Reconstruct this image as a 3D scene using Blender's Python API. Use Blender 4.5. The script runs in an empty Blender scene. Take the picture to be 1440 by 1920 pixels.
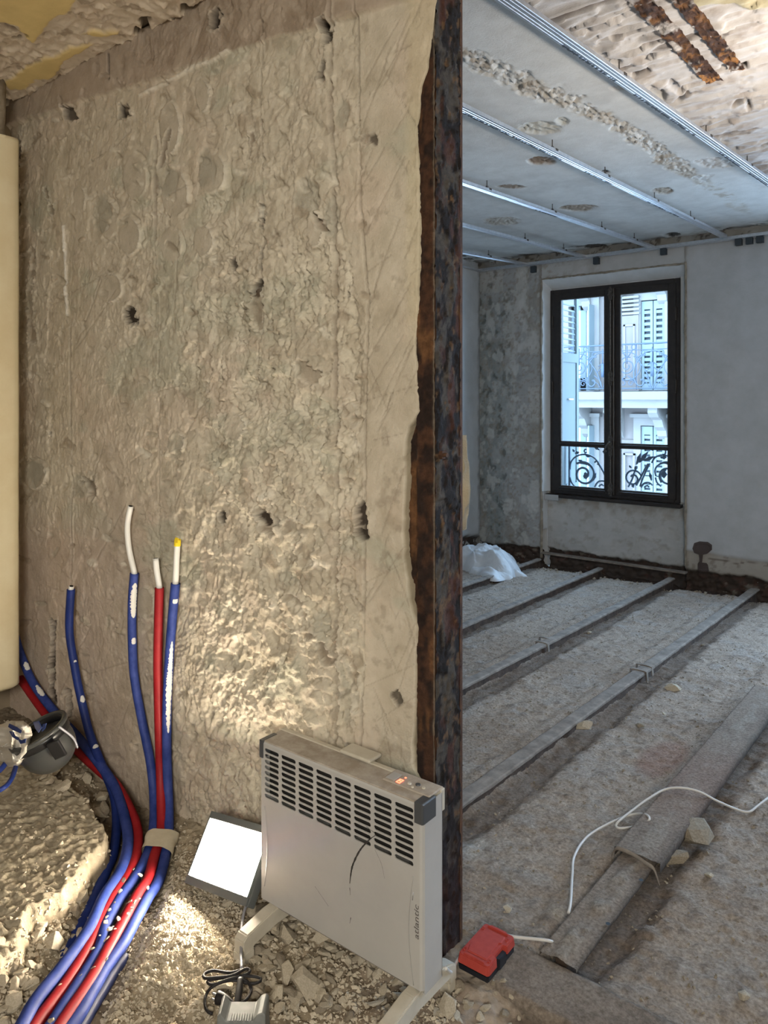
import bpy, bmesh, math, random
import numpy as np
from mathutils import Vector, Matrix
random.seed(7)
scn = bpy.context.scene
COL = scn.collection

# ------------------------------------------------------------------ camera
F, CX, HY = 1412.0, 720.0, 750.0            # focal length in px of the 1440 px wide frame, principal column, horizon row
YAW = math.radians(39.4)
EYE = 1.5
cam_d = bpy.data.cameras.new('camera'); cam = bpy.data.objects.new('camera', cam_d); COL.objects.link(cam)
cam.location = (0, 0, EYE); cam.rotation_euler = (math.pi/2, 0, YAW)
cam_d.sensor_fit = 'HORIZONTAL'; cam_d.sensor_width = 36; cam_d.lens = 36*F/1440
cam_d.shift_y = -(960-HY)/1440; cam_d.clip_start = 0.02; cam_d.clip_end = 200
scn.camera = cam

# ------------------------------------------------------------------ sky, lights, exposure
scn.view_settings.view_transform = 'Standard'; scn.view_settings.look = 'None'
scn.view_settings.gamma = 1; scn.view_settings.use_curve_mapping = False
scn.view_settings.exposure = 0.45
scn.cycles.use_denoising = True
scn.cycles.max_bounces = 10; scn.cycles.diffuse_bounces = 6; scn.cycles.sample_clamp_indirect = 6
world = bpy.data.worlds.new('sky'); scn.world = world; world.use_nodes = True
wn = world.node_tree; bg = wn.nodes['Background']
bg.inputs['Color'].default_value = (0.50, 0.74, 1.0, 1); bg.inputs['Strength'].default_value = 12.5
LAMP_STRENGTH = 150.0
def area(name, loc, rot, sx, sy, power, color, portal=False, spread=math.pi):
    l = bpy.data.lights.new(name, 'AREA'); l.shape = 'RECTANGLE'; l.size = sx; l.size_y = sy
    l.energy = power; l.color = color; l.spread = spread
    if portal: l.cycles.is_portal = True
    o = bpy.data.objects.new(name, l); COL.objects.link(o); o.location = loc; o.rotation_euler = rot
    return o
HP = math.pi/2
area('window_daylight_portal', (-2.775, 6.80, 1.58), (-HP, 0, 0), 1.15, 1.95, 1, (1,1,1), portal=True)
# area lights standing in for daylight at unseen right windows, then added fills
area('right_window_daylight', (0.05, 6.50, 1.55), (-HP, 0, 0), 1.2, 1.9, 50, (0.46, 0.68, 1.0))
area('far_right_window_fill', (1.65, 6.50, 1.55), (-HP, 0, 0), 1.0, 1.9, 34, (0.46, 0.68, 1.0))  # extra unseen window light, added to brighten the far room
area('right_ceiling_fill', (0.35, 3.1, 1.75), (math.radians(148), 0, math.radians(80)), 0.20, 0.20, 20, (1.0, 0.90, 0.78), spread=math.radians(120))  # added unseen light, standing in for sun bounce on the ceiling
area('back_room_fill', (1.0, -1.4, 2.2), (math.radians(70), 0, math.radians(46)), 1.0, 0.7, 43, (1.0, 0.94, 0.82), spread=math.radians(125))  # added unseen fill for the soft light from behind the camera

# ------------------------------------------------------------------ helpers
R3 = np.array([math.cos(YAW), math.sin(YAW)]); F3 = np.array([-math.sin(YAW), math.cos(YAW)])
def at_z(px, py, z=0.0):
    d = (EYE-z)*F/(py-HY); l = (px-CX)/F*d
    p = l*R3 + d*F3; return Vector((p[0], p[1], z))
def at_y(px, py, Y):
    k = (px-CX)/F*R3 + F3; d = Y/k[1]
    return Vector((k[0]*d, Y, EYE-(py-HY)/F*d))
def at_x(px, py, X):
    k = (px-CX)/F*R3 + F3; d = X/k[0]
    return Vector((X, k[1]*d, EYE-(py-HY)/F*d))
def to_px(X, Y, Z):
    d = X*F3[0] + Y*F3[1]; l = X*R3[0] + Y*R3[1]; d = np.maximum(d, 0.05)
    return CX + F*l/d, HY + F*(EYE-Z)/d

def tag(o, label=None, cat=None, group=None, kind=None):
    if label: o['label'] = label
    if cat: o['category'] = cat
    if group: o['group'] = group
    if kind: o['kind'] = kind
    return o
def empty(name, loc=(0,0,0), rz=0.0):
    o = bpy.data.objects.new(name, None); COL.objects.link(o); o.location = loc; o.rotation_euler = (0,0,rz)
    o.empty_display_size = 0.05; return o
def link(name, me, parent=None, m=None, smooth=False):
    o = bpy.data.objects.new(name, me); COL.objects.link(o)
    if m is not None and not me.materials: me.materials.append(m)
    if parent is not None: o.parent = parent
    if smooth: me.polygons.foreach_set('use_smooth', [True]*len(me.polygons))
    return o
def np_mesh(name, V, Fq, cols=None, smooth=True):
    me = bpy.data.meshes.new(name); V = np.ascontiguousarray(V, dtype=np.float32)
    me.vertices.add(len(V)); me.vertices.foreach_set('co', V.ravel())
    Fq = np.ascontiguousarray(Fq, dtype=np.int32); n, k = Fq.shape
    me.loops.add(n*k); me.loops.foreach_set('vertex_index', Fq.ravel())
    me.polygons.add(n); me.polygons.foreach_set('loop_start', np.arange(0, n*k, k, dtype=np.int32))
    me.polygons.foreach_set('use_smooth', np.full(n, smooth, dtype=bool))
    me.update(calc_edges=True); me.validate()
    if cols is not None:
        a = me.color_attributes.new('Col', 'FLOAT_COLOR', 'POINT')
        c = np.ones((len(V), 4), dtype=np.float32); c[:, :3] = np.clip(cols, 0, 1)
        a.data.foreach_set('color', c.ravel())
    return me
def grid_faces(nu, nv, flip=False):
    i = np.arange(nu-1)[:, None]*nv + np.arange(nv-1)[None, :]
    f = np.stack([i, i+nv, i+nv+1, i+1], -1).reshape(-1, 4)
    return f[:, ::-1] if flip else f
# --- noise
_rg = np.random.default_rng(11)
_T = _rg.random((8, 256, 256)).astype(np.float32)
def vn(x, y, s=0):
    t = _T[s % 8]; x = x + 17.3*s; y = y + 5.1*s
    xi = np.floor(x).astype(np.int64); yi = np.floor(y).astype(np.int64); fx = x-xi; fy = y-yi
    fx = fx*fx*fx*(fx*(fx*6-15)+10); fy = fy*fy*fy*(fy*(fy*6-15)+10)
    a = t[xi & 255, yi & 255]; b = t[(xi+1) & 255, yi & 255]; c = t[xi & 255, (yi+1) & 255]; d = t[(xi+1) & 255, (yi+1) & 255]
    return ((a*(1-fx)+b*fx)*(1-fy) + (c*(1-fx)+d*fx)*fy)*2-1
def fbm(x, y, o=4, s=0):
    r = 0; a = .5; tot = 0
    for k in range(o):
        r = r + a*vn(x*2**k, y*2**k, s+k); tot += a; a *= .55
    return r/tot
def ridge(x, y, o=4, s=0):
    r = 0; a = .5; tot = 0
    for k in range(o):
        r = r + a*(1-np.abs(vn(x*2**k, y*2**k, s+k))*2); tot += a; a *= .5
    return r/tot
def voro(x, y, s=0):
    xi = np.floor(x).astype(np.int64); yi = np.floor(y).astype(np.int64)
    best = np.full(x.shape, 9.0); bx = np.zeros(x.shape); by = np.zeros(x.shape); br = np.zeros(x.shape)
    t1, t2, t3 = _T[s % 8], _T[(s+3) % 8], _T[(s+5) % 8]
    for i in (-1, 0, 1):
        for j in (-1, 0, 1):
            a = (xi+i) & 255; b = (yi+j) & 255
            dx = x-(xi+i+t1[a, b]); dy = y-(yi+j+t2[a, b]); d = dx*dx+dy*dy
            m = d < best
            best = np.where(m, d, best); bx = np.where(m, dx, bx); by = np.where(m, dy, by); br = np.where(m, t3[a, b], br)
    return np.sqrt(best), bx, by, br
def facets(x, y, s=0):
    d, bx, by, r = voro(x, y, s); a = r*40
    return bx*np.cos(a)+by*np.sin(a) + (r-.5)*.6
def sst(a, b, x):
    t = np.clip((x-a)/(b-a), 0, 1); return t*t*(3-2*t)
def seg_dist(PX, PY, pts):
    d = np.full(PX.shape, 1e9)
    for (x0, y0), (x1, y1) in zip(pts[:-1], pts[1:]):
        vx, vy = x1-x0, y1-y0; L = vx*vx+vy*vy+1e-9
        t = np.clip(((PX-x0)*vx+(PY-y0)*vy)/L, 0, 1)
        d = np.minimum(d, np.hypot(PX-x0-t*vx, PY-y0-t*vy))
    return d
def poly_in(PX, PY, pts):
    ins = np.zeros(PX.shape, bool); n = len(pts)
    for i in range(n):
        x0, y0 = pts[i]; x1, y1 = pts[(i+1) % n]
        c = ((y0 > PY) != (y1 > PY)) & (PX < (x1-x0)*(PY-y0)/(y1-y0+1e-12)+x0)
        ins ^= c
    return ins
def poly_sd(PX, PY, pts):
    d = seg_dist(PX, PY, list(pts)+[pts[0]])
    return np.where(poly_in(PX, PY, pts), d, -d)
def mixc(a, b, m):
    return a*(1-m[..., None]) + np.array(b)*m[..., None]

# --- materials
def mat(name, col=(.5,.5,.5), rough=.8, metal=0.0, attr=False, bump=None, var=None, var_scale=8, spec=.5, emis=None, coat=0):
    m = bpy.data.materials.new(name); m.use_nodes = True; nt = m.node_tree; N = nt.nodes; L = nt.links
    b = N['Principled BSDF']; b.inputs['Roughness'].default_value = rough; b.inputs['Metallic'].default_value = metal
    b.inputs['Specular IOR Level'].default_value = spec; b.inputs['Coat Weight'].default_value = coat
    b.inputs['Base Color'].default_value = (*col, 1)
    tc = N.new('ShaderNodeTexCoord'); src = None
    if attr:
        a = N.new('ShaderNodeAttribute'); a.attribute_name = 'Col'; src = a.outputs['Color']
    if var is not None:
        n = N.new('ShaderNodeTexNoise'); n.inputs['Scale'].default_value = var_scale; n.inputs['Detail'].default_value = 8
        n.inputs['Roughness'].default_value = .65
        L.new(tc.outputs['Object'], n.inputs['Vector'])
        r = N.new('ShaderNodeValToRGB'); r.color_ramp.elements[0].position = .35; r.color_ramp.elements[1].position = .68
        if attr:
            r.color_ramp.elements[0].color = (*var[0], 1); r.color_ramp.elements[1].color = (*var[1], 1)
            mx = N.new('ShaderNodeMix'); mx.data_type = 'RGBA'; mx.blend_type = 'MULTIPLY'; mx.inputs[0].default_value = 1
            L.new(src, mx.inputs[6]); L.new(n.outputs['Fac'], r.inputs[0]); L.new(r.outputs[0], mx.inputs[7]); src = mx.outputs[2]
        else:
            r.color_ramp.elements[0].color = (*col, 1); r.color_ramp.elements[1].color = (*var, 1)
            L.new(n.outputs['Fac'], r.inputs[0]); src = r.outputs[0]
    if src is not None: L.new(src, b.inputs['Base Color'])
    if bump:
        prev = None
        for (sc, st, dist, kind) in bump:
            if kind == 'n':
                t = N.new('ShaderNodeTexNoise'); t.inputs['Scale'].default_value = sc; t.inputs['Detail'].default_value = 6; t.inputs['Roughness'].default_value = .7; out = t.outputs['Fac']
            else:
                t = N.new('ShaderNodeTexVoronoi'); t.inputs['Scale'].default_value = sc; t.feature = 'F1'; out = t.outputs['Distance']
            L.new(tc.outputs['Object'], t.inputs['Vector'])
            bp = N.new('ShaderNodeBump'); bp.inputs['Strength'].default_value = st; bp.inputs['Distance'].default_value = dist
            L.new(out, bp.inputs['Height'])
            if prev is not None: L.new(prev, bp.inputs['Normal'])
            prev = bp.outputs['Normal']
        L.new(prev, b.inputs['Normal'])
    if emis:
        b.inputs['Emission Color'].default_value = (*emis[0], 1); b.inputs['Emission Strength'].default_value = emis[1]
    return m
M = {}
M['plaster'] = mat('chipped_plaster', attr=True, rough=.92, spec=.2, var=((.86,.84,.80),(1.05,1.04,1.03)), var_scale=14,
                   bump=[(300,.6,.0016,'n'), (120,.5,.003,'n'), (150,.35,.002,'v')])
M['far_plaster'] = mat('far_room_plaster', attr=True, rough=.9, spec=.25, var=((.90,.90,.88),(1.04,1.04,1.04)), var_scale=6, bump=[(90,.35,.003,'n')])
M['ceiling'] = mat('ceiling_plaster', attr=True, rough=.92, spec=.2, var=((.90,.89,.88),(1.05,1.05,1.05)), var_scale=9, bump=[(120,.5,.003,'n'),(40,.3,.004,'n')])
M['ground'] = mat('dusty_rubble_ground', attr=True, rough=.95, spec=.15, var=((.74,.72,.68),(1.12,1.1,1.08)), var_scale=30,
                  bump=[(330,.6,.002,'n'), (110,.7,.005,'n'), (60,.4,.004,'v')])
M['far_ground'] = mat('dusty_infill', attr=True, rough=.93, spec=.2, var=((.60,.58,.56),(1.2,1.19,1.18)), var_scale=95,
                  bump=[(260,.8,.004,'n'), (90,.8,.008,'n')])
M['stone'] = mat('plaster_rubble', (.42,.36,.27), .95, var=(.60,.53,.42), var_scale=18, spec=.15, bump=[(150,.6,.003,'n')])
M['stone_dark'] = mat('grey_rubble', (.22,.18,.13), .95, var=(.38,.33,.26), var_scale=22, spec=.15, bump=[(150,.6,.003,'n')])
M['rust'] = mat('rusted_steel', (.045,.020,.011), .78, .2, var=(.13,.060,.028), var_scale=22, bump=[(140,.8,.003,'n')])
M['joist'] = mat('dusty_joist', (.15,.125,.105), .9, .0, var=(.30,.26,.22), var_scale=14, bump=[(90,.5,.003,'n')])
M['joist_web'] = mat('rusty_joist_web', (.035,.022,.016), .85, .1, var=(.10,.065,.045), var_scale=16, bump=[(60,.8,.006,'n')])
M['galv'] = mat('galvanised_steel', (.55,.58,.62), .34, .85, var=(.72,.74,.78), var_scale=40)
M['ink'] = mat('dark_ink', (.03,.04,.05), .6)
M['dark_wood'] = mat('dark_varnished_wood', (.014,.010,.008), .38, var=(.030,.021,.016), var_scale=20, bump=[(60,.2,.002,'n')])
M['metal_old'] = mat('old_dark_metal', (.06,.05,.045), .4, .7, var=(.15,.13,.11), var_scale=60)
M['blue'] = mat('blue_corrugated_sheath', (.007,.020,.125), .55, spec=.35, var=(.012,.032,.19), var_scale=20)
M['blue_pale'] = mat('dusty_lit_blue_sheath', (.014,.034,.185), .6, spec=.3, var=(.045,.07,.27), var_scale=25)  # paler from dust and from light put into the colour
M['navy'] = mat('dark_blue_sheath', (.010,.018,.075), .5, var=(.025,.035,.11), var_scale=20)
M['red'] = mat('red_corrugated_sheath', (.25,.006,.011), .55, spec=.35, var=(.34,.015,.02), var_scale=20)
M['white_pipe'] = mat('white_plastic_pipe', (.74,.73,.70), .35)
M['plaster_splash'] = mat('plaster_splash', (.68,.67,.64), .9)
M['yellow'] = mat('yellow_tape', (.85,.62,.02), .5)
M['tape'] = mat('beige_masking_tape', (.50,.45,.33), .6, var=(.58,.53,.41), var_scale=30, bump=[(60,.4,.002,'n')])
M['heater'] = mat('heater_enamel', (.40,.39,.375), .24, var=(.46,.45,.43), var_scale=3, coat=.15)
M['heater_dust'] = mat('dusty_heater_top', (.30,.255,.205), .85, var=(.44,.40,.35), var_scale=25)
M['heater_in'] = mat('heater_interior', (.012,.011,.010), .8)
M['heater_line'] = mat('embossed_line', (.36,.35,.335), .35)
M['char'] = mat('charcoal_plastic', (.06,.064,.07), .32)
M['foot'] = mat('cream_heater_foot', (.46,.42,.34), .55, var=(.55,.51,.43), var_scale=15)
M['letter'] = mat('grey_lettering', (.13,.12,.115), .4)
M['scorch'] = mat('dark_scratch', (.03,.028,.026), .7)
M['red_led'] = mat('red_led', (.6,.05,.03), .5, emis=((1,.12,.06), 4))
M['lamp_face'] = mat('lamp_diffuser', (.9,.9,.9), .5, emis=((1.0,.88,.70), LAMP_STRENGTH))
M['lamp_body'] = mat('lamp_housing', (.10,.11,.11), .5)
M['cable_black'] = mat('black_cable', (.014,.012,.013), .55, spec=.3)
M['cable_grey'] = mat('grey_cable', (.28,.28,.31), .4)
M['cable_white'] = mat('white_cable', (.62,.60,.57), .45)
M['case_red'] = mat('red_case_plastic', (.36,.040,.028), .5, var=(.42,.055,.038), var_scale=60, bump=[(400,.15,.001,'n')])
M['case_black'] = mat('black_case_plastic', (.010,.011,.016), .5)
M['duct'] = mat('cream_painted_duct', (.62,.52,.33), .45, var=(.70,.62,.43), var_scale=5, bump=[(40,.2,.003,'n')])
M['bag_w'] = mat('white_plastic_sheet', (.48,.49,.50), .45, var=(.58,.59,.60), var_scale=6)
M['bag_c'] = mat('creased_plastic_bag', (.52,.48,.42), .45, var=(.62,.58,.51), var_scale=9)
M['bag_blue'] = mat('blue_print', (.010,.03,.14), .4)
M['hood'] = mat('dark_grey_hood', (.045,.046,.045), .3)
M['hood_band'] = mat('black_hood_band', (.012,.012,.013), .35)
M['tool'] = mat('grey_tool_body', (.16,.17,.165), .5, var=(.23,.235,.225), var_scale=40)
M['shutter'] = mat('pale_blue_shutter', (.12,.145,.15), .5)
M['shutter_gap'] = mat('shutter_gap', (.05,.06,.07), .8)
M['facade'] = mat('stone_facade', (.155,.138,.125), .9, var=(.185,.168,.15), var_scale=1.5)
M['facade_pink'] = mat('rendered_facade', (.13,.105,.092), .9, var=(.16,.13,.116), var_scale=1.2)
M['slab'] = mat('balcony_slab', (.14,.13,.12), .9)
M['iron_far'] = mat('blue_grey_iron', (.035,.05,.075), .6)
M['iron'] = mat('own_rail_iron', (.055,.075,.10), .5)
M['pane_far'] = mat('far_window_pane', (.50,.58,.66), .12, coat=.5)  # opaque pale blue, sky reflection put into the base colour
M['curtain'] = mat('white_curtain', (.45,.45,.45), .9)
def glass_mat():
    m = bpy.data.materials.new('window_glass'); m.use_nodes = True; nt = m.node_tree; N = nt.nodes
    for n in list(N): N.remove(n)
    o = N.new('ShaderNodeOutputMaterial'); t = N.new('ShaderNodeBsdfTransparent'); g = N.new('ShaderNodeBsdfGlossy')
    g.inputs['Roughness'].default_value = .02; t.inputs['Color'].default_value = (.90,.94,.98,1)
    mx = N.new('ShaderNodeMixShader'); mx.inputs[0].default_value = .05
    nt.links.new(t.outputs[0], mx.inputs[1]); nt.links.new(g.outputs[0], mx.inputs[2]); nt.links.new(mx.outputs[0], o.inputs[0]); return m
M['glass'] = glass_mat()

# --- bmesh bits
def finish(bm, name, m=None, parent=None, smooth=False):
    me = bpy.data.meshes.new(name); bm.normal_update(); bm.to_mesh(me); bm.free()
    return link(name, me, parent, m, smooth)
def add_box(bm, x0, x1, y0, y1, z0, z1, mtx=None):
    vs = [bm.verts.new((x, y, z)) for x in (x0, x1) for y in (y0, y1) for z in (z0, z1)]
    for f in ((0,1,3,2),(4,6,7,5),(0,4,5,1),(2,3,7,6),(0,2,6,4),(1,5,7,3)): bm.faces.new([vs[i] for i in f])
    if mtx is not None:
        for v in vs: v.co = mtx @ v.co
    return vs
def box(name, x0, x1, y0, y1, z0, z1, m, parent=None, bevel=0, mtx=None):
    bm = bmesh.new(); add_box(bm, x0, x1, y0, y1, z0, z1, mtx)
    if bevel: bmesh.ops.bevel(bm, geom=bm.edges[:], offset=bevel, segments=2, affect='EDGES', profile=.5)
    bmesh.ops.recalc_face_normals(bm, faces=bm.faces)
    return finish(bm, name, m, parent)
def catmull(pts, step):
    P = [Vector(p) for p in pts]; P = [P[0]*2-P[1]] + P + [P[-1]*2-P[-2]]; out = []
    for i in range(1, len(P)-2):
        a, b, c, d = P[i-1:i+3]; n = max(1, int((c-b).length/step))
        for k in range(n):
            t = k/n
            out.append(0.5*((2*b)+(c-a)*t+(2*a-5*b+4*c-d)*t*t+(3*b-a-3*c+d)*t**3))
    out.append(P[-2].copy()); return out
def resample(pts, step):
    out = [pts[0].copy()]; acc = 0
    for a, b in zip(pts[:-1], pts[1:]):
        L = (b-a).length
        if L < 1e-9: continue
        s = step-acc
        while s <= L:
            out.append(a.lerp(b, s/L)); s += step
        acc = (acc+L) % step
    return out
def tube_mesh(name, pts, r, seg=10, cap=True, rib=None):
    n = len(pts); P = np.array([tuple(p) for p in pts]); T = np.gradient(P, axis=0); T /= np.linalg.norm(T, axis=1)[:, None]+1e-12
    up = np.array([0.3, 0.2, 1.0]); up = up-T[0]*up.dot(T[0]); up /= np.linalg.norm(up)
    A = np.zeros((n, 3)); A[0] = up
    for i in range(1, n):
        v = A[i-1]-T[i]*A[i-1].dot(T[i]); A[i] = v/(np.linalg.norm(v)+1e-12)
    B = np.cross(T, A); rr = np.full(n, r) if not callable(r) else np.array([r(i/(n-1)) for i in range(n)])
    if rib: rr = rr + np.where(np.arange(n) % 2 == 0, rib, -rib)
    th = np.arange(seg)*2*math.pi/seg
    V = P[:, None, :] + rr[:, None, None]*(A[:, None, :]*np.cos(th)[None, :, None]+B[:, None, :]*np.sin(th)[None, :, None])
    V = V.reshape(-1, 3); i = np.arange(n-1)[:, None]*seg; j = np.arange(seg)[None, :]; j2 = (j+1) % seg
    Fq = np.stack([i+j, i+j2, i+seg+j2, i+seg+j], -1).reshape(-1, 4)
    if cap:
        V = np.vstack([V, P[:1], P[-1:]]); c0 = n*seg; c1 = c0+1; k = np.arange(0, seg, 2)
        f0 = np.stack([np.full(len(k), c0), (k+2) % seg, k+1, k], -1); e = (n-1)*seg
        f1 = np.stack([np.full(len(k), c1), e+k, e+k+1, e+(k+2) % seg], -1); Fq = np.vstack([Fq, f0, f1])
    return np_mesh(name, V, Fq)
def tube(name, pts, r, m, parent=None, step=.01, seg=10, rib=None, cap=True):
    return link(name, tube_mesh(name, resample(catmull(pts, step/3), step), r, seg, cap, rib), parent, m)
def prism(bm, poly, depth, mtx=None, y0=0.0):
    """poly in (x,z); extruded along y from y0 to y0+depth"""
    a = [bm.verts.new((x, y0, z)) for x, z in poly]; b = [bm.verts.new((x, y0+depth, z)) for x, z in poly]; n = len(poly)
    bm.faces.new(a); bm.faces.new(b[::-1])
    for i in range(n): bm.faces.new((a[i], b[i], b[(i+1) % n], a[(i+1) % n]))
    if mtx is not None:
        for v in a+b: v.co = mtx @ v.co
def rock_mesh(name, seed, sx=1, sy=1, sz=.6, n=16):
    rr = random.Random(seed); bm = bmesh.new()
    for _ in range(n):
        u = rr.uniform(-1, 1); t = rr.uniform(0, 2*math.pi); s = math.sqrt(1-u*u); q = rr.uniform(.75, 1)
        bm.verts.new((s*math.cos(t)*sx*q*.5, s*math.sin(t)*sy*q*.5, u*sz*q*.5))
    res = bmesh.ops.convex_hull(bm, input=bm.verts)
    bmesh.ops.delete(bm, geom=[v for v in bm.verts if not v.link_faces], context='VERTS')
    me = bpy.data.meshes.new(name); bm.to_mesh(me); bm.free(); return me

# ================================================================== LARGE STRUCTURE
NEAR_CEIL, FAR_CEIL = 2.89, 2.885
YP, YPB, XP = 1.63, 1.76, -1.17        # partition front, partition back, its free end
XL, YW = -4.13, 6.57                   # far room left wall, window wall

# ---- partition wall (chipped plaster) -----------------------------------------
def build_partition():
    nu, nv = 520, 620
    z = np.linspace(-.12, NEAR_CEIL+.02, nv)
    # broken right edge of the plaster next to the steel post
    ey = [-40,0,60,130,160,200,250,330,500,600,640,770,800,830,1000,1060,1130,1180,1250,1350,1400,1440,1465,1500,1900]
    ex = [818,817,807,796,785,783,778,783,783,778,775,781,763,756,752,755,766,779,775,772,769,772,785,780,780]
    zz = [at_y(a, b, YP-.005) for a, b in zip(ex, ey)]
    ez = np.array([p.z for p in zz])[::-1]; exx = np.array([p.x for p in zz])[::-1]
    edge = np.interp(z, ez, exx) + .004*fbm(z*9, z*0, 4, 2) + .002*fbm(z*60, z*0+3, 3, 2)
    t = np.linspace(0, 1, nu)[:, None]
    X = -3.64 + t*(edge[None, :]+3.64); Z = np.broadcast_to(z[None, :], X.shape).copy()
    PX, PY = to_px(X, YP, Z)
    w1 = fbm(X*5, Z*5, 4, 1); wx = X+.03*fbm(X*9, Z*9, 3, 4); wz = Z+.03*fbm(X*9, Z*9, 3, 6)
    # roughness zones
    rough = sst(300, 430, PX+60*w1)*(1-sst(655, 700, PX+10*w1))
    rough *= .45+.55*sst(300, 620, PY+150*w1); rough = np.maximum(rough, .22+.2*sst(0, .5, w1))
    rough *= 1-.75*sst(660, 705, PX+8*w1)
    h = .0035*fbm(X*3, Z*3, 4, 2)
    n1 = fbm(wx*9, wz*9, 5, 3); n2 = fbm(wx*22, wz*17, 5, 5); n3 = ridge(wx*30, wz*26, 4, 1)
    h -= .0065*sst(.06, .10, n1)*(.25+.75*rough)
    h -= .0060*sst(.10, .17, n2)*rough
    h += .0046*(facets(wx*40, wz*34, 2))*rough*sst(-.25, .15, fbm(X*7, Z*7, 3, 7))
    h += .0050*(facets(wx*84, wz*72, 1))*rough*sst(-.1, .2, fbm(X*6+9, Z*6, 3, 6))
    h += .0008*n3*rough + .0024*fbm(wx*85, wz*85, 3, 0)*(.25+rough)
    # trowel comb patches
    for (cx, cy, rx, ry, ang, amp) in [(330,990,110,60,0,1.0),(430,1060,80,60,.1,1.0),(480,950,70,90,-.25,.9),(655,1090,30,90,0,.8),(600,640,70,50,1.3,.8),
                                       (160,940,30,110,.4,.7),(160,1150,30,60,.2,.7),(380,1230,90,80,-.5,.9),(250,700,60,90,.1,.6),(570,760,90,80,.6,.8),(440,1330,90,50,-.3,.9),(520,560,80,60,1.0,.7)]:
        q = ((PX-cx)/rx)**2+((PY-cy)/ry)**2; mk = sst(1.25, .5, q+.5*n1)
        h += mk*amp*.0008*np.sin((wx*math.sin(ang)+wz*math.cos(ang))*2*math.pi/.0155)
    col = np.empty(X.shape+(3,)); col[:] = (.54, .485, .395)
    col = mixc(col, (.44,.385,.30), sst(.0, .5, fbm(X*2.2, Z*2.2, 4, 3))*.55)
    col = mixc(col, (.60,.50,.41), sst(.05, .4, fbm(X*4+3, Z*3, 4, 6))*.4)
    col = mixc(col, (.40,.41,.33), sst(.18, .42, fbm(X*3+8, Z*5, 4, 0))*.5)
    col = mixc(col, (.66,.61,.50), sst(.03, .09, n2)*rough*.55)
    col = mixc(col, (.34,.285,.21), sst(.25, .5, n1)*.35)
    col = mixc(col, (.25,.20,.15), sst(.3, .5, fbm(X*26, Z*26, 4, 2))*.35)
    # yellow tint strip near the post, older render higher up
    col = mixc(col, (.58,.50,.31), sst(752, 775, PX)*(1-sst(560, 700, PY))*.3)
    # cornice band at the top of the wall: smooth grey-brown strip, leaning forwards
    ya = np.interp(PX, [0,43,430,700,900], [245,230,97,20,-40]); yb = np.interp(PX, [0,33,293,430,560], [200,190,60,-5,-60])
    band = sst(4, -4, PY-ya+6*n1)
    scar = band*sst(170, 300, PX+90*w1)*sst(650, 560, PX)
    h = h*(1-.75*band*(1-scar)) + .012*band*(1-.6*scar)
    col = mixc(col, (.36,.29,.235), band*.75); col = mixc(col, (.24,.18,.13), scar*sst(-.1, .5, n2)*.6)
    # vertical crack in the band, white split under it
    m = sst(3, 1, seg_dist(PX, PY, [(209,103),(210,150)])); h -= .006*m; col = mixc(col, (.06,.045,.035), m*.8)
    m = sst(5, 1.5, seg_dist(PX, PY, [(262,178),(290,165),(330,145),(360,128),(395,115),(430,97)])); h += .006*m; col = mixc(col, (.70,.66,.58), m*.8)
    # lower left: pinkish, smoother; base of wall darker
    lf = sst(320, 180, PX+40*w1)*sst(900, 1050, PY); h *= 1-.45*lf
    col = mixc(col, (.50,.40,.345), lf*.6)
    bs = sst(1380, 1500, PY-(PX-200)*.35+60*w1)*sst(450, 300, PX); col = mixc(col, (.30,.23,.18), bs*.6)
    # round dabs of smooth plaster: low raised discs with a broken rim, its lit right side paled in the colour
    for (cx, cy, rx, ry) in [(253,332,22,40),(244,443,20,34),(328,363,26,42),(397,325,26,38),(203,412,18,34),(322,460,20,30),(382,452,18,28),
                             (318,240,20,48),(380,180,14,30),(330,832,15,22),(270,1130,20,28),(150,372,12,22),(440,800,18,26),(65,890,22,26),
                             (205,540,24,26),(590,430,14,34),(655,780,16,26)]:
        q = np.sqrt(((PX-cx)/rx)**2+((PY-cy)/ry)**2)+.12*n2; ins = sst(1.05, .97, q)
        h = h*(1-.85*ins)+ins*.0015; rim = sst(.10, .0, np.abs(q-1.02))*sst(-.2, .3, n1+(PX-cx)/rx*.5)
        h += .007*rim; h -= .006*sst(.12, .0, np.abs(q-1.2))*sst(-.1, .3, n2)
        col = mixc(col, (.50,.45,.37), ins*.7); col = mixc(col, (.66,.62,.54), rim*.6)
    # greenish grey bare spots
    for (cx, cy, rx, ry) in [(190,400,20,35),(315,345,20,30),(385,315,18,35),(65,885,22,28),(620,410,16,40),(575,370,25,40),(640,210,14,30),(540,1080,26,22),(600,1180,16,40),(640,1300,20,60),(150,910,26,22),(330,832,15,22)]:
        q = ((PX-cx)/rx)**2+((PY-cy)/ry)**2; mk = sst(1.3, .5, q+.9*n2); col = mixc(col, (.33,.325,.27), mk*.45); h -= .004*mk
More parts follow.
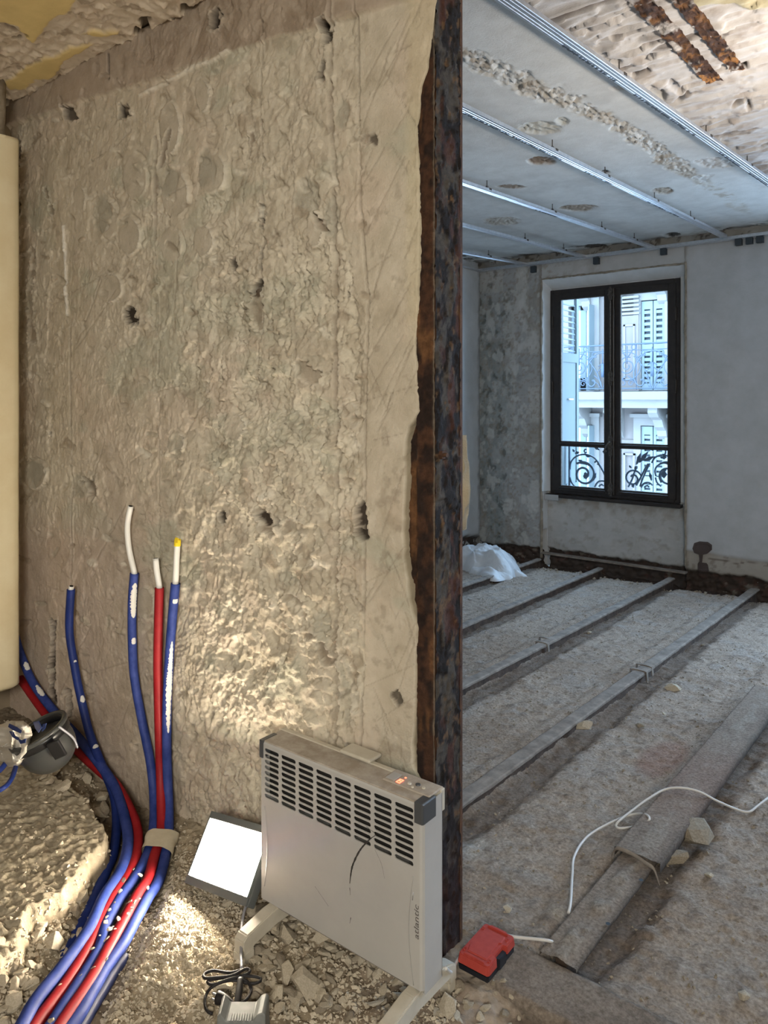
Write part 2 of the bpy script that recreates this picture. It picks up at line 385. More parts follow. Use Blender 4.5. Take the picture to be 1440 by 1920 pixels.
    # gouges: (points, half width px, depth m, darkness)
    G = [([(608,45),(606,78)],14,.055,.95),([(600,120),(603,148)],8,.02,.7),([(487,385),(490,425)],4.5,.03,.9),([(489,465),(488,500)],3,.015,.7),
         ([(437,488),(439,505)],5,.02,.85),([(244,590),(247,600)],11,.03,.95),([(485,530),(484,548)],8,.03,.9),([(484,548),(484,615)],7,.010,.45),
         ([(680,950),(679,1000)],10,.05,.92),([(487,962),(498,990)],13,.03,.55),([(486,968),(492,976)],8,.05,.9),([(521,976),(523,980)],5,.04,.9),([(413,965),(414,975)],5,.03,.9),
         ([(233,205),(228,215)],10,.03,.9),([(130,212),(136,214)],10,.025,.8),([(410,20),(406,48)],9,.04,.93),([(92,810),(93,815)],3,.02,.8),
         ([(99,1165),(100,1240),(98,1300),(101,1315)],5,.035,.92),([(127,1300),(129,1345)],7,.05,.95),([(540,985),(580,1000),(570,1040)],13,.012,.25),
         ([(160,905),(172,925)],10,.02,.45),([(590,400),(600,425)],8,.02,.6),([(742,1305),(744,1312)],6,.015,.75),([(652,548),(650,556)],3,.02,.8),
         ([(658,1255),(667,1300),(664,1325)],10,.016,.45),([(568,1150),(570,1168)],6,.014,.5),([(600,1210),(606,1230),(612,1240)],7,.014,.55),([(545,1120),(558,1130)],9,.012,.4),
         ([(530,1175),(560,1190),(590,1195)],5,.010,.5),([(560,690),(590,705)],10,.014,.3),([(300,310),(318,245)],4,.010,.6),([(85,355),(100,400)],3,.008,.6),
         ([(60,470),(52,560),(60,640)],6,.010,.3),([(470,250),(462,300)],4,.012,.6),([(665,262),(700,262)],7,.010,.3),([(700,262),(704,268)],5,.012,.7),([(30,245),(24,700),(28,1200)],6,.03,.75)]
    for pts, w, dp, dk in G:
        d = seg_dist(PX, PY, pts)+w*1.5*n2+w*.5*n1+(1.5+.15*w)*fbm(X*90, Z*90, 2, 1); mk = sst(w*1.05, w*.75, d)
        h = h*(1-mk) + (-dp)*mk*(.7+.5*n1); rim = sst(w*.5, 0, np.abs(d-w*1.25)); h += .003*rim
        col = mixc(col, (.022,.014,.010) if dk > .6 else (.16,.115,.08), mk*dk); col = mixc(col, (.68,.63,.54), rim*.25)
    # long thin joints and chases
    for pts, w, dp, dk in [([(492,40),(487,210),(490,380),(490,620),(470,760)],1.6,.006,.55),([(622,0),(618,170),(624,300),(626,520),(628,800),(625,1100),(622,1430)],4,.006,.40),
                           ([(670,0),(672,170),(676,390),(690,560),(684,760),(684,1100),(676,1400)],2.0,.005,.4),([(289,258),(290,450)],3.2,.008,.45),
                           ([(290,450),(296,640),(298,1100)],1.2,.002,.2),([(131,600),(134,1100)],1.6,.003,.3),([(545,300),(548,560),(560,760)],1.2,.003,.3)]:
        d = seg_dist(PX, PY, pts)+w*.7*n2; mk = sst(w*1.2, w*.5, d); h -= dp*mk; col = mixc(col, (.15,.115,.085), mk*dk)
        d2 = seg_dist(PX-w*1.8, PY, pts)+w*.6*n2; rim = sst(w, 0, d2)*sst(-.3, .2, n1); h += .002*rim; col = mixc(col, (.66,.61,.52), rim*.35)
    m = sst(3, 1.2, seg_dist(PX, PY, [(121,424),(124,590)])); h += .006*m; col = mixc(col, (.74,.72,.67), m*.9)   # white plaster line
    # fine scratches
    rr = random.Random(3)
    for _ in range(130):
        cx = rr.choice([rr.gauss(730, 28), rr.gauss(560, 130), rr.gauss(420, 180)]); cy = rr.uniform(60, 1440); a = rr.choice([1.15, 1.15, 1.9, 1.2, .5])+rr.gauss(0, .12); L = rr.uniform(25, 190)
        dx, dy = math.cos(a)*L, -math.sin(a)*L
        bb = (np.abs(PX-cx) < abs(dx)+6) & (np.abs(PY-cy) < abs(dy)+6)
        if not bb.any(): continue
        d = seg_dist(PX[bb], PY[bb], [(cx-dx/2, cy-dy/2), (cx+dx/2, cy+dy/2)]); mk = sst(1.5, .5, d); h[bb] -= .0020*mk
        c = col[bb]; col[bb] = mixc(c, (.26,.21,.16), mk*.35)
    # lifted flakes with bright lower lips
    for _ in range(520):
        cx = rr.uniform(40, 690); cy = rr.uniform(120, 1430); w = rr.uniform(2.5, 9)*(1.3 if 440 < cx < 670 else .8); a = rr.gauss(.3, .8); L = rr.uniform(1, 3.2)*w
        bb = (np.abs(PX-cx) < L+w*2) & (np.abs(PY-cy) < L+w*2)
        if not bb.any(): continue
        dx, dy = math.cos(a)*L/2, math.sin(a)*L/2
        d = seg_dist(PX[bb], PY[bb], [(cx-dx, cy-dy), (cx+dx, cy+dy)])+w*.6*n2[bb]; mk = sst(w, w*.55, d)
        s = rr.choice([-1, 1, -1]); h[bb] += s*mk*rr.uniform(.002, .0065)
        if rr.random() < .3: c = col[bb]; col[bb] = mixc(c, rr.choice([(.68,.64,.55), (.33,.27,.20), (.46,.42,.34)]), mk*.6)
    h = np.clip(np.where(h > -.02, h*1.5, h), -.09, .03)
    V = np.stack([X, YP-h, Z], -1)
    # side returns so the broken edge has thickness
    eV = V[-1].copy(); ring = [V]
    for k, dy in ((1, .012), (2, .03), (3, .10)):
        e = eV.copy(); e[:, 1] = YP+dy; e[:, 0] += .004*k*(k < 3)+.003*fbm(z*40, z*0+k, 2, k); e[:, 0] = np.minimum(e[:, 0], -1.165-.010*k); ring.append(e[None])
    V = np.concatenate(ring, 0); cc = np.concatenate([col, np.repeat(np.array([[[.33,.28,.20]]]), nv, 1).repeat(3, 0)], 0)
    o = link('wall_middle', np_mesh('wall_middle', V.reshape(-1, 3), grid_faces(nu+3, nv), cc.reshape(-1, 3)), None, M['plaster'])
    tag(o, kind='structure')
    b = box('wall_core', -4.13, XP-.03, YPB-.02, YPB, -.12, 2.95, M['far_plaster'], o)
    a = b.data.color_attributes.new('Col', 'FLOAT_COLOR', 'POINT'); a.data.foreach_set('color', [.5,.48,.45,1]*len(b.data.vertices))
    return o
wall_mid = build_partition()

# ---- near ceiling --------------------------------------------------------------
def build_near_ceiling():
    xs = np.linspace(-3.64, -1.75, 330); ys = np.linspace(.75, YP+.03, 160)
    X, Y = np.meshgrid(xs, ys, indexing='ij'); PX, PY = to_px(X, Y, NEAR_CEIL)
    n1 = fbm(X*7, Y*7, 5, 2); n2 = fbm(X*20, Y*20, 4, 4)
    yel = np.zeros(X.shape)
    for pts in ([(-60,-60),(140,-60),(140,0),(95,40),(60,75),(30,45),(0,40),(-60,20)], [(10,148),(60,118),(130,85),(180,78),(120,115),(90,145),(20,165)],
                [(150,62),(175,52),(220,58),(205,68)], [(-40,110),(0,150),(5,170),(-40,180)]):
        yel = np.maximum(yel, sst(-2, 3, poly_sd(PX, PY, pts)+12*n1))
    h = .012*fbm(X*5, Y*5, 3, 1)+.012*ridge(X*16, Y*22, 4, 3)+.010*facets(X*25, Y*38, 3)*sst(-.2, .2, n1)+.003*n2
    h = h*(1-yel)+yel*.012
    col = np.empty(X.shape+(3,)); col[:] = (.58,.50,.40)
    col = mixc(col, (.48,.39,.29), sst(0, .4, n1)*.5); col = mixc(col, (.17,.12,.08), sst(.25, .45, n2)*.5); col = mixc(col, (.62,.48,.22), yel)
    for pts, w in [([(270,42),(280,70),(258,60)],9),([(375,8),(365,18),(345,10)],8),([(10,45),(50,62)],3),([(25,68),(38,70)],4),([(265,38),(278,36)],6),([(-5,185),(20,190),(40,192)],7)]:
        mk = sst(w, w*.6, seg_dist(PX, PY, pts)+w*.5*n2); h = h*(1-mk)-.03*mk; col = mixc(col, (.05,.032,.02), mk*.9)
    V = np.stack([X, Y, NEAR_CEIL-h], -1)
    o = link('ceiling', np_mesh('ceiling', V.reshape(-1, 3), grid_faces(330, 160, True), col.reshape(-1, 3)), None, M['ceiling'])
    tag(o, kind='structure')
    V = [(-3.8,-2.2),(-3.8,.75),(-3.64,.75),(-3.64,1.66),(-1.75,1.66),(-1.75,.75),(2.3,1.76),(2.3,-2.2),(-1.75,1.76)]
    bm = bmesh.new()
    for (x0, x1, y0, y1) in ((-3.8, 2.3, -2.2, .75), (-1.75, 2.3, .75, 1.76), (-3.8, -3.64, .75, 1.76)):
        add_box(bm, x0, x1, y0, y1, NEAR_CEIL, NEAR_CEIL+.04)
    add_box(bm, -3.64, -1.75, .75, 1.76, NEAR_CEIL+.045, NEAR_CEIL+.06)
    add_box(bm, XP+.02, 2.3, 1.64, 1.76, 2.68, NEAR_CEIL+.05)     # lintel over the opening
    bmesh.ops.recalc_face_normals(bm, faces=bm.faces)
    p = finish(bm, 'ceiling_slab', M['ceiling'], o)
    a = p.data.color_attributes.new('Col', 'FLOAT_COLOR', 'POINT'); a.data.foreach_set('color', [.48,.42,.33,1]*len(p.data.vertices))
build_near_ceiling()

# ---- far ceiling ---------------------------------------------------------------
def build_far_ceiling():
    xs = np.linspace(XL, .35, 520); ys = np.linspace(1.70, YW, 440)
    X, Y = np.meshgrid(xs, ys, indexing='ij'); PX, PY = to_px(X, Y, FAR_CEIL)
    wx = X+.03*fbm(X*8, Y*8, 3, 2)
    n1 = fbm(X*4, Y*4, 5, 1); n2 = fbm(X*16, Y*16, 4, 5)
    raw = sst(-.02, .02, wx+1.313-(Y-2.3)*.068+.012*n2)             # lath side stripped to rough render
    raw = raw*sst(6.3, 5.2, Y+.3*n1)*.8+raw*.2
    lath = fbm(X*2.2+.4*Y, Y*17, 4, 3)
    h = .002*n1*(1-raw) + raw*(-.004+.017*lath+.018*facets(X*9, Y*30, 4)*sst(-.1, .3, n1+.2)+.004*n2)
    gap = sst(.38, .50, lath)*raw*sst(-.35, .1, fbm(X*3+5, Y*5, 3, 2)); h -= .02*gap
    bx_ = np.interp(Y, [1.7,2.65,3.63,4.81,5.94,6.5], [-1.80,-1.665,-1.50,-1.475,-1.447,-1.44])
    band = sst(.075, .035, np.abs(wx-bx_+.03*n1)+.03*n2)*sst(6.25, 5.7, Y)
    h += band*(.016*facets(X*62, Y*40, 1)+.010*n2-.004)*sst(.3, -.3, (Y-5)*.4+.1)
    col = np.empty(X.shape+(3,)); col[:] = (.56,.555,.53)
    col = mixc(col, (.45,.44,.42), sst(0, .5, n1)*.5)
    col = mixc(col, (.54,.50,.47), raw*.9); col = mixc(col, (.36,.30,.26), raw*sst(.1, .5, n2)*.6); col = mixc(col, (.12,.09,.075), gap*.7)
    col = mixc(col, (.47,.42,.35), band*.75*sst(-.3, .1, n2+n1)); col = mixc(col, (.30,.25,.20), band*sst(.1, .4, n2)*.5)
    # patches where the plaster came away
    for (cx, cy, rx, ry, c, dp) in [(1010,240,42,12,(.50,.48,.42),.012),(1055,228,12,7,(.5,.48,.42),.01),(1012,302,26,8,(.22,.145,.09),.012),(960,350,30,4,(.26,.20,.15),.006),
                                    (1085,390,36,6,(.33,.27,.21),.008),(1240,358,22,7,(.36,.31,.25),.008),(1345,305,40,10,(.55,.53,.50),.006),(1135,322,7,3,(.03,.02,.02),.01),
                                    (940,415,34,8,(.45,.41,.35),.006),(1262,440,14,4,(.03,.025,.02),.01),(1115,462,22,4,(.05,.04,.03),.01),(990,480,20,3,(.05,.04,.03),.01),(1160,165,18,5,(.5,.47,.43),.008)]:
        q = ((PX-cx)/rx)**2+((PY-cy)/ry)**2; mk = sst(1.2, .6, q+.7*n2); h += mk*(-dp+.010*facets(X*45, Y*45, 2)); col = mixc(col, c, mk*.9)
    # big holes in the stripped part, broken lumps
    for pts, w, dk in [([(1190,142),(1215,136)],5,.85),([(1148,140),(1185,125)],3,.6),([(1218,85),(1250,72)],5,.5),([(1150,75),(1195,60)],5,.45),([(1225,172),(1240,180)],10,.25),
                       ([(1260,160),(1275,172)],9,.35),([(1130,115),(1160,118)],4,.45),([(1375,200),(1400,185),(1405,205)],4,.6),([(1385,130),(1400,125)],3,.9),([(1290,178),(1270,190)],5,.4)]:
        mk = sst(w, w*.5, seg_dist(PX, PY, pts)+w*.5*n2); h -= .022*mk; col = mixc(col, (.06,.045,.035), mk*dk)
    # crumbling edge near the window wall and left wall
    e = sst(.30, .05, np.minimum(YW-Y, (X-XL)*1.2)+.18*n1); mk = e*sst(-.25, .15, n2+n1)
    h -= .012*mk; col = mixc(col, (.17,.15,.13), mk*.75); col = mixc(col, (.05,.045,.04), mk*sst(.25, .4, n2)*.8)
    # yellow insulation patch
    ins = sst(-3, 4, poly_sd(PX, PY, [(1250,-60),(1256,8),(1300,18),(1360,8),(1420,18),(1470,0),(1470,-60)])+10*n1)
    h += ins*.012; col = mixc(col, (.50,.43,.25), ins*.8)
    V = np.stack([X, Y, FAR_CEIL-h], -1)
    o = link('ceiling', np_mesh('far_ceiling', V.reshape(-1, 3), grid_faces(520, 440, True), col.reshape(-1, 3)), None, M['ceiling'])
    tag(o, kind='structure')
    bm = bmesh.new(); add_box(bm, .35, 2.4, 1.7, YW, FAR_CEIL, FAR_CEIL+.05); add_box(bm, XL-.05, .4, 1.66, YW+.3, FAR_CEIL+.05, FAR_CEIL+.08); bmesh.ops.recalc_face_normals(bm, faces=bm.faces)
    p = finish(bm, 'ceiling_slab', M['ceiling'], o)
    a = p.data.color_attributes.new('Col', 'FLOAT_COLOR', 'POINT'); a.data.foreach_set('color', [.50,.45,.41,1]*len(p.data.vertices))
    return o
far_ceiling = build_far_ceiling()

# ---- window wall with its niche --------------------------------------------------
NX0, NX1, NZ1, NY = -3.43, -2.09, 2.655, 6.69            # niche
WX0, WX1, WZ0, WZ1 = -3.39, -2.16, .60, 2.56             # window frame
def wall_piece(name, x0, x1, z0, z1, Y, colf, st=.014, parent=None, m='far_plaster'):
    nu, nv = max(2, int((x1-x0)/st)), max(2, int((z1-z0)/st))
    X, Z = np.meshgrid(np.linspace(x0, x1, nu), np.linspace(z0, z1, nv), indexing='ij'); h, col = colf(X, Z)
    V = np.stack([X, Y-h, Z], -1)
    return link(name, np_mesh(name, V.reshape(-1, 3), grid_faces(nu, nv), col.reshape(-1, 3)), parent, M[m])
def base_rot(X, Z, h, col, top=.055):
    n2 = fbm(X*16, Z*16, 4, 5); n1 = fbm(X*6, Z*6, 4, 2)
    mk = sst(.012, -.012, Z-top-.03*n1-.015*n2); h = h*(1-mk)-mk*(.055-.05*facets(X*22, Z*30, 2)*.6)
    col = mixc(col, (.050,.034,.027), mk*.95); col = mixc(col, (.10,.055,.045), mk*sst(.1, .35, n2)*.7); col = mixc(col, (.20,.18,.15), mk*sst(.42, .5, n2)*.8)
    return h, col
def worn(X, Z):                                           # stripped strip left of the window
    wx = X+.02*fbm(X*14, Z*14, 3, 1); n1 = fbm(X*5, Z*4, 5, 2); n2 = fbm(X*18, Z*13, 5, 4); n3 = fbm(X*40, Z*34, 3, 6)
    col = np.empty(X.shape+(3,)); col[:] = (.34,.345,.345)
    pat = np.floor(wx*7)*.37+np.floor((Z+.05*n1)*3.1)*.71; pr = vn(pat*9, pat*5, 3)
    col = mixc(col, (.46,.45,.43), sst(.0, .3, pr)*.7); col = mixc(col, (.27,.25,.22), sst(.05, .3, n1)*.6)
    teal = sst(-3.72, -3.95, X+.16*n1)*sst(2.75, 2.3, Z+.2*n1); col = mixc(col, (.20,.235,.235), teal*sst(-.15, .15, n2+.15)*.6)
    col = mixc(col, (.06,.065,.06), sst(.24, .42, n2)*sst(-3.55, -3.9, X)*.55); col = mixc(col, (.23,.18,.13), sst(.15, .4, n3)*.45)
    col = mixc(col, (.52,.52,.51), sst(.2, .35, fbm(X*10+4, Z*8, 4, 7))*.6); col = mixc(col, (.20,.15,.11), sst(-3.47, -3.44, X+.02*n2)*.4)
    h = .004*n1+.005*sst(.05, .12, n2)+.003*n3-.010*sst(.24, .32, n2)
    return base_rot(X, Z, h, col)
def smooth_wall(X, Z):                                    # smooth grey wall right of the window
    n1 = fbm(X*3, Z*3, 4, 3); n2 = fbm(X*20, Z*20, 4, 1)
    col = np.empty(X.shape+(3,)); col[:] = (.47,.475,.485); col = mixc(col, (.42,.42,.43), sst(0, .5, n1)*.5)
    h = .0015*n1
    top = sst(.012, -.012, Z-.22+.02*(X+2.1)*1.0-.02*n1); col = mixc(col, (.38,.34,.29), top*.85); col = mixc(col, (.20,.17,.14), top*sst(.15, .4, n2)*.6); h = h*(1-top)+top*(-.008+.004*n2)
    m = sst(.006, .002, np.abs(Z-.185+.012*np.abs(np.sin(X*9))-.02*vn(X*8, X*0, 2)))*sst(-1.92, -1.88, X); col = mixc(col, (.09,.06,.045), m*.7)
    e = sst(.03, .0, X-NX1+.012*n2); col = mixc(col, (.30,.27,.23), e*.8); h -= .006*e
    return base_rot(X, Z, h, col)
def allege(X, Z):                                         # panel under the window
    n1 = fbm(X*5, Z*5, 4, 5); n2 = fbm(X*19, Z*19, 5, 2)
    col = np.empty(X.shape+(3,)); col[:] = (.46,.465,.465)
    t = sst(.42, .56, Z+.07*n1); col = mixc(col, (.30,.26,.21), t*sst(-.2, .2, n2+.1)*.75)
    col = mixc(col, (.34,.31,.27), sst(.1, .35, n2)*.5); col = mixc(col, (.52,.52,.52), sst(.05, .35, fbm(X*4+7, Z*9, 4, 1))*.5)
    h = .003*n1+.004*n2-.006*sst(.3, .4, n2); return base_rot(X, Z, h, col, .05)
def above(X, Z):
    n1 = fbm(X*5, Z*5, 4, 5); n2 = fbm(X*19, Z*19, 5, 2)
    col = np.empty(X.shape+(3,)); col[:] = (.45,.45,.45); r = sst(-2.75, -3.3, X+.3*n1); col = mixc(col, (.33,.30,.26), r*sst(-.1, .2, n2)*.8)
    cn = sst(-.008, .008, Z-2.825+.01*n1); col = mixc(col, (.24,.215,.18), cn*.8); col = mixc(col, (.40,.39,.37), cn*sst(0, .3, n1)*.7); col = mixc(col, (.07,.055,.045), cn*sst(.2, .35, n2)*.8)
    h = .002*n1+.004*n2*r+cn*(.03+.015*n2); return h, col
def wrap_cornice(fn):
    def g(X, Z):
        h, col = fn(X, Z); h2, c2 = above(X, Z); cn = sst(-.004, .004, Z-2.805)
        return h*(1-cn)+h2*cn, col*(1-cn[..., None])+c2*cn[..., None]
    return g
wall_far = wall_piece('wall_window', XL, NX0, -.15, FAR_CEIL+.02, YW, wrap_cornice(worn), .010); tag(wall_far, kind='structure')
wall_piece('wall_panel', NX1, -.56, -.15, FAR_CEIL+.02, YW, wrap_cornice(smooth_wall), .013, wall_far)
wall_piece('window_apron', NX0, NX1, -.15, WZ0+.01, NY, allege, .012, wall_far)
wall_piece('window_header', NX0, NX1, NZ1, FAR_CEIL+.02, YW, above, .012, wall_far)
def side_col(o, c):
    a = o.data.color_attributes.new('Col', 'FLOAT_COLOR', 'POINT'); a.data.foreach_set('color', [*c, 1]*len(o.data.vertices))
def niche_bits():
    bm = bmesh.new()
    # reveal sides and head, then masonry around the window hole
    add_box(bm, NX0-.05, NX0, YW+.012, NY+.35, .25, NZ1+.05); add_box(bm, NX1, NX1+.05, YW+.012, NY+.35, .25, NZ1+.05); add_box(bm, NX0-.05, NX0, YW+.115, NY+.35, -.1, .25); add_box(bm, NX1, NX1+.05, YW+.115, NY+.35, -.1, .25)
    add_box(bm, NX0, NX1, YW+.004, NY+.35, NZ1, NZ1+.05)
    for (pl, r) in (([(NX0, YW+.006), (WX0+.004, NY-.002), (NX0, NY-.002)], 0), ([(YW+.006, NZ1), (NY-.002, NZ1), (NY-.002, WZ1+.012)], 1)):     # splayed left jamb and head
        if r == 0: a = [bm.verts.new((x, y, .62)) for x, y in pl]; b = [bm.verts.new((x, y, NZ1)) for x, y in pl]
        else: a = [bm.verts.new((NX0+.001, y, z)) for y, z in pl]; b = [bm.verts.new((NX1, y, z)) for y, z in pl]
        bm.faces.new(a); bm.faces.new(b[::-1])
        for i in range(3): bm.faces.new((a[i], b[i], b[(i+1) % 3], a[(i+1) % 3]))
    add_box(bm, NX0, WX0+.01, NY, NY+.15, WZ0-.02, NZ1); add_box(bm, WX1-.01, NX1, NY, NY+.15, WZ0-.02, NZ1)
    add_box(bm, WX0, WX1, NY, NY+.15, WZ1-.01, NZ1); add_box(bm, NX0, NX1, NY+.10, NY+.35, -.15, WZ0-.03)
    bmesh.ops.recalc_face_normals(bm, faces=bm.faces); o = finish(bm, 'window_reveal', M['far_plaster'], wall_far); side_col(o, (.62,.63,.64))
    # ragged plaster arris round the niche
    for i, (a, b, ax) in enumerate((((NX0-.006, -.02), (NX0-.006, NZ1), 'v'), ((NX1+.008, .1), (NX1+.008, NZ1+.02), 'v'), ((NX0, NZ1+.006), (NX1, NZ1+.006), 'h'))):
        n = 150; t = np.linspace(0, 1, n); L = []
        for s, dy in ((-1, 0), (-1, -.007), (1, -.007), (1, .02)):
            w = .006+.007*(fbm(t*30+i*9, t*0+s, 4, 2)+.3); w = np.clip(w, .002, .03)
            x = a[0]+(b[0]-a[0])*t; z = a[1]+(b[1]-a[1])*t
            if ax == 'v': x = x+s*w
            else: z = z+s*w
            L.append(np.stack([x, np.full(n, YW+dy)+.003*fbm(t*50, t*0+i, 2, 3), z], -1))
        V = np.stack(L, 1).reshape(-1, 3); c = np.empty((len(V), 3)); c[:] = (.27,.235,.19); c *= (1+.5*fbm(V[:, 2]*30, V[:, 0]*30, 3, 1))[:, None]
        link('plaster_edge', np_mesh('plaster_edge', V, grid_faces(n, 4), c), wall_far, M['far_plaster'])
    # masonry behind and beyond
    bm = bmesh.new()
    add_box(bm, XL-.25, XL-.06, 1.6, YW+.45, -.2, 3.1); add_box(bm, XL-.1, NX0-.05, YW+.08, YW+.45, -.2, 3.1); add_box(bm, NX1+.05, -.60, YW+.08, YW+.45, -.2, 3.1); add_box(bm, NX0-.06, NX1+.06, YW+.08, YW+.45, NZ1+.05, 3.1)
    add_box(bm, -.60, .65+.05, YW, YW+.45, -.2, .55); add_box(bm, -.60, 2.4, YW, YW+.45, 2.6, 3.1); add_box(bm, .65, 1.15, YW, YW+.45, -.2, 2.6); add_box(bm, 1.15, 2.4, YW, YW+.45, -.2, .55); add_box(bm, 2.15, 2.4, YW, YW+.45, .5, 2.6)
    bmesh.ops.recalc_face_normals(bm, faces=bm.faces); o = finish(bm, 'wall_masonry', M['far_plaster'], wall_far); side_col(o, (.45,.45,.45))
niche_bits()
# hole shade put into the colour: one chased round a buried pipe at the foot of the wall right of the window, holes in the cornice
def dark_hole(name, pts, Y, depth=.05, c=(.055,.042,.035), parent=wall_far):
    bm = bmesh.new(); n = len(pts); f = [bm.verts.new((p.x, Y-.004, p.z)) for p in pts]; cx = sum(p.x for p in pts)/n; cz = sum(p.z for p in pts)/n
    rim = [bm.verts.new((cx+(p.x-cx)*1.12, Y+.001, cz+(p.z-cz)*1.12)) for p in pts]
    back = [bm.verts.new((cx+(p.x-cx)*.9, Y-.002, cz+(p.z-cz)*.9)) for p in pts]
    for i in range(n): j = (i+1) % n; bm.faces.new((rim[i], rim[j], f[j], f[i])); bm.faces.new((f[i], f[j], back[j], back[i]))
    bm.faces.new(back); bmesh.ops.recalc_face_normals(bm, faces=bm.faces)
    o = finish(bm, name, M['far_plaster'], parent); side_col(o, c); return o
dark_hole('chased_hole', [at_y(*p, YW-.003) for p in [(1300,1030),(1303,1021),(1312,1018),(1326,1019),(1333,1024),(1333,1032),(1326,1038),(1318,1040),(1316,1056),(1326,1057),(1328,1068),(1318,1070),(1309,1068),(1309,1056),(1312,1052),(1311,1040),(1303,1037)]], YW-.003, c=(.085,.065,.06))
for px in (1000, 1118, 1244, 1385, 1405, 1425):
    p = at_y(px, np.interp(px, [1000,1118,1244,1440], [505,489,471,446]), YW-.045)
    box('cornice_hole_shade', p.x-.025, p.x+.025, YW-.060, YW-.02, p.z-.03, p.z+.03, M['ink'], wall_far)  # solid dark block standing for the shade in a hole

# ---- other walls -----------------------------------------------------------------
def wall_x(name, X0, y0, y1, z0, z1, c, flip=False, st=.02, base=False):
    nu, nv = int((y1-y0)/st), int((z1-z0)/st)
    Y, Z = np.meshgrid(np.linspace(y0, y1, nu), np.linspace(z0, z1, nv), indexing='ij'); n1 = fbm(Y*3, Z*3, 4, 1); n2 = fbm(Y*16, Z*16, 4, 3)
    col = np.empty(Y.shape+(3,)); col[:] = c; col = col*(1+.12*n1[..., None]); h = .003*n1
    if base: h, col = base_rot(Y, Z, h, col, .12); e = sst(.05, .0, YW-Y+.03*n2); col = mixc(col, (.16,.15,.14), e*.7)
    V = np.stack([X0+(h if not flip else -h), Y, Z], -1)
    o = link(name, np_mesh(name, V.reshape(-1, 3), grid_faces(nu, nv, flip), col.reshape(-1, 3)), None, M['far_plaster']); tag(o, kind='structure')
    return o
wall_x('wall_left', XL, 1.70, YW+.02, -.15, FAR_CEIL+.02, (.50,.51,.52), base=True)
wall_x('wall_near_left', -3.63, -2.1, 1.70, -.15, NEAR_CEIL+.02, (.30,.24,.17), st=.04)
wall_x('wall_right', 2.3, -2.1, YW, -.15, 3.0, (.50,.47,.43), flip=True, st=.08)
def flat(name, x0, x1, y0, y1, z0, z1, c):
    o = box(name, x0, x1, y0, y1, z0, z1, M['far_plaster']); side_col(o, c); tag(o, kind='structure'); return o
flat('wall_back', -3.75, 2.35, -2.2, -2.1, -.15, 2.95, (.52,.48,.42))
flat('wall_partition_end', 1.35, 2.32, 1.64, 1.76, -.15, 2.93, (.5,.45,.38))

# ---- floors ------------------------------------------------------------------------
def ground_near(X, Y):
    PX, PY = to_px(X, Y, np.zeros_like(X)); n1 = fbm(X*4, Y*4, 4, 2); n2 = fbm(X*13, Y*13, 4, 5); n3 = fbm(X*40, Y*40, 4, 1)
    h = -.005+.012*n1+.012*n2
    # lump of rubble and sand right of the pipes, where the lamp stands
    mound = sst(90, 0, np.hypot((PX-330)/1.2, (PY-1790)/1.1)/1.6)*.035; h += mound+.006*facets(X*38, Y*38, 2)+.006*n3
    tr = seg_dist(PX, PY, [(230,1480),(262,1600),(215,1740),(110,1920),(60,2010)]); h -= .05*sst(85, 45, tr)
    slab = sst(-7, 9, poly_sd(PX, PY, [(-160,1440),(60,1452),(150,1505),(206,1585),(206,1605),(150,1672),(126,1712),(62,1745),(38,1800),(0,1850),(-160,1930)])+9*n2)
    h = h*(1-slab)+slab*(.055+.006*n1+.010*n3+.006*facets(X*50, Y*50, 1))
    bank = sst(1460, 1380, PY-(PX-100)*.12)*sst(300, 220, PX); h += .05*bank
    col = np.empty(X.shape+(3,)); col[:] = (.33,.275,.20)
    col = mixc(col, (.24,.19,.135), sst(0, .4, n1)*.6); col = mixc(col, (.46,.40,.30), sst(.05, .35, n2)*.6); col = mixc(col, (.43,.385,.30), slab*.7)
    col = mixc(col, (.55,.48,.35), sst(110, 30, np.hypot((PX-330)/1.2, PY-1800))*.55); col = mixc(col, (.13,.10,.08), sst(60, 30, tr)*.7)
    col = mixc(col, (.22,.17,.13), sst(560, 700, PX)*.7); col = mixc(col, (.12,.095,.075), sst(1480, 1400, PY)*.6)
    return h, col
def joist_x(Y): return (-3.38, -2.78, -2.17, -1.53)
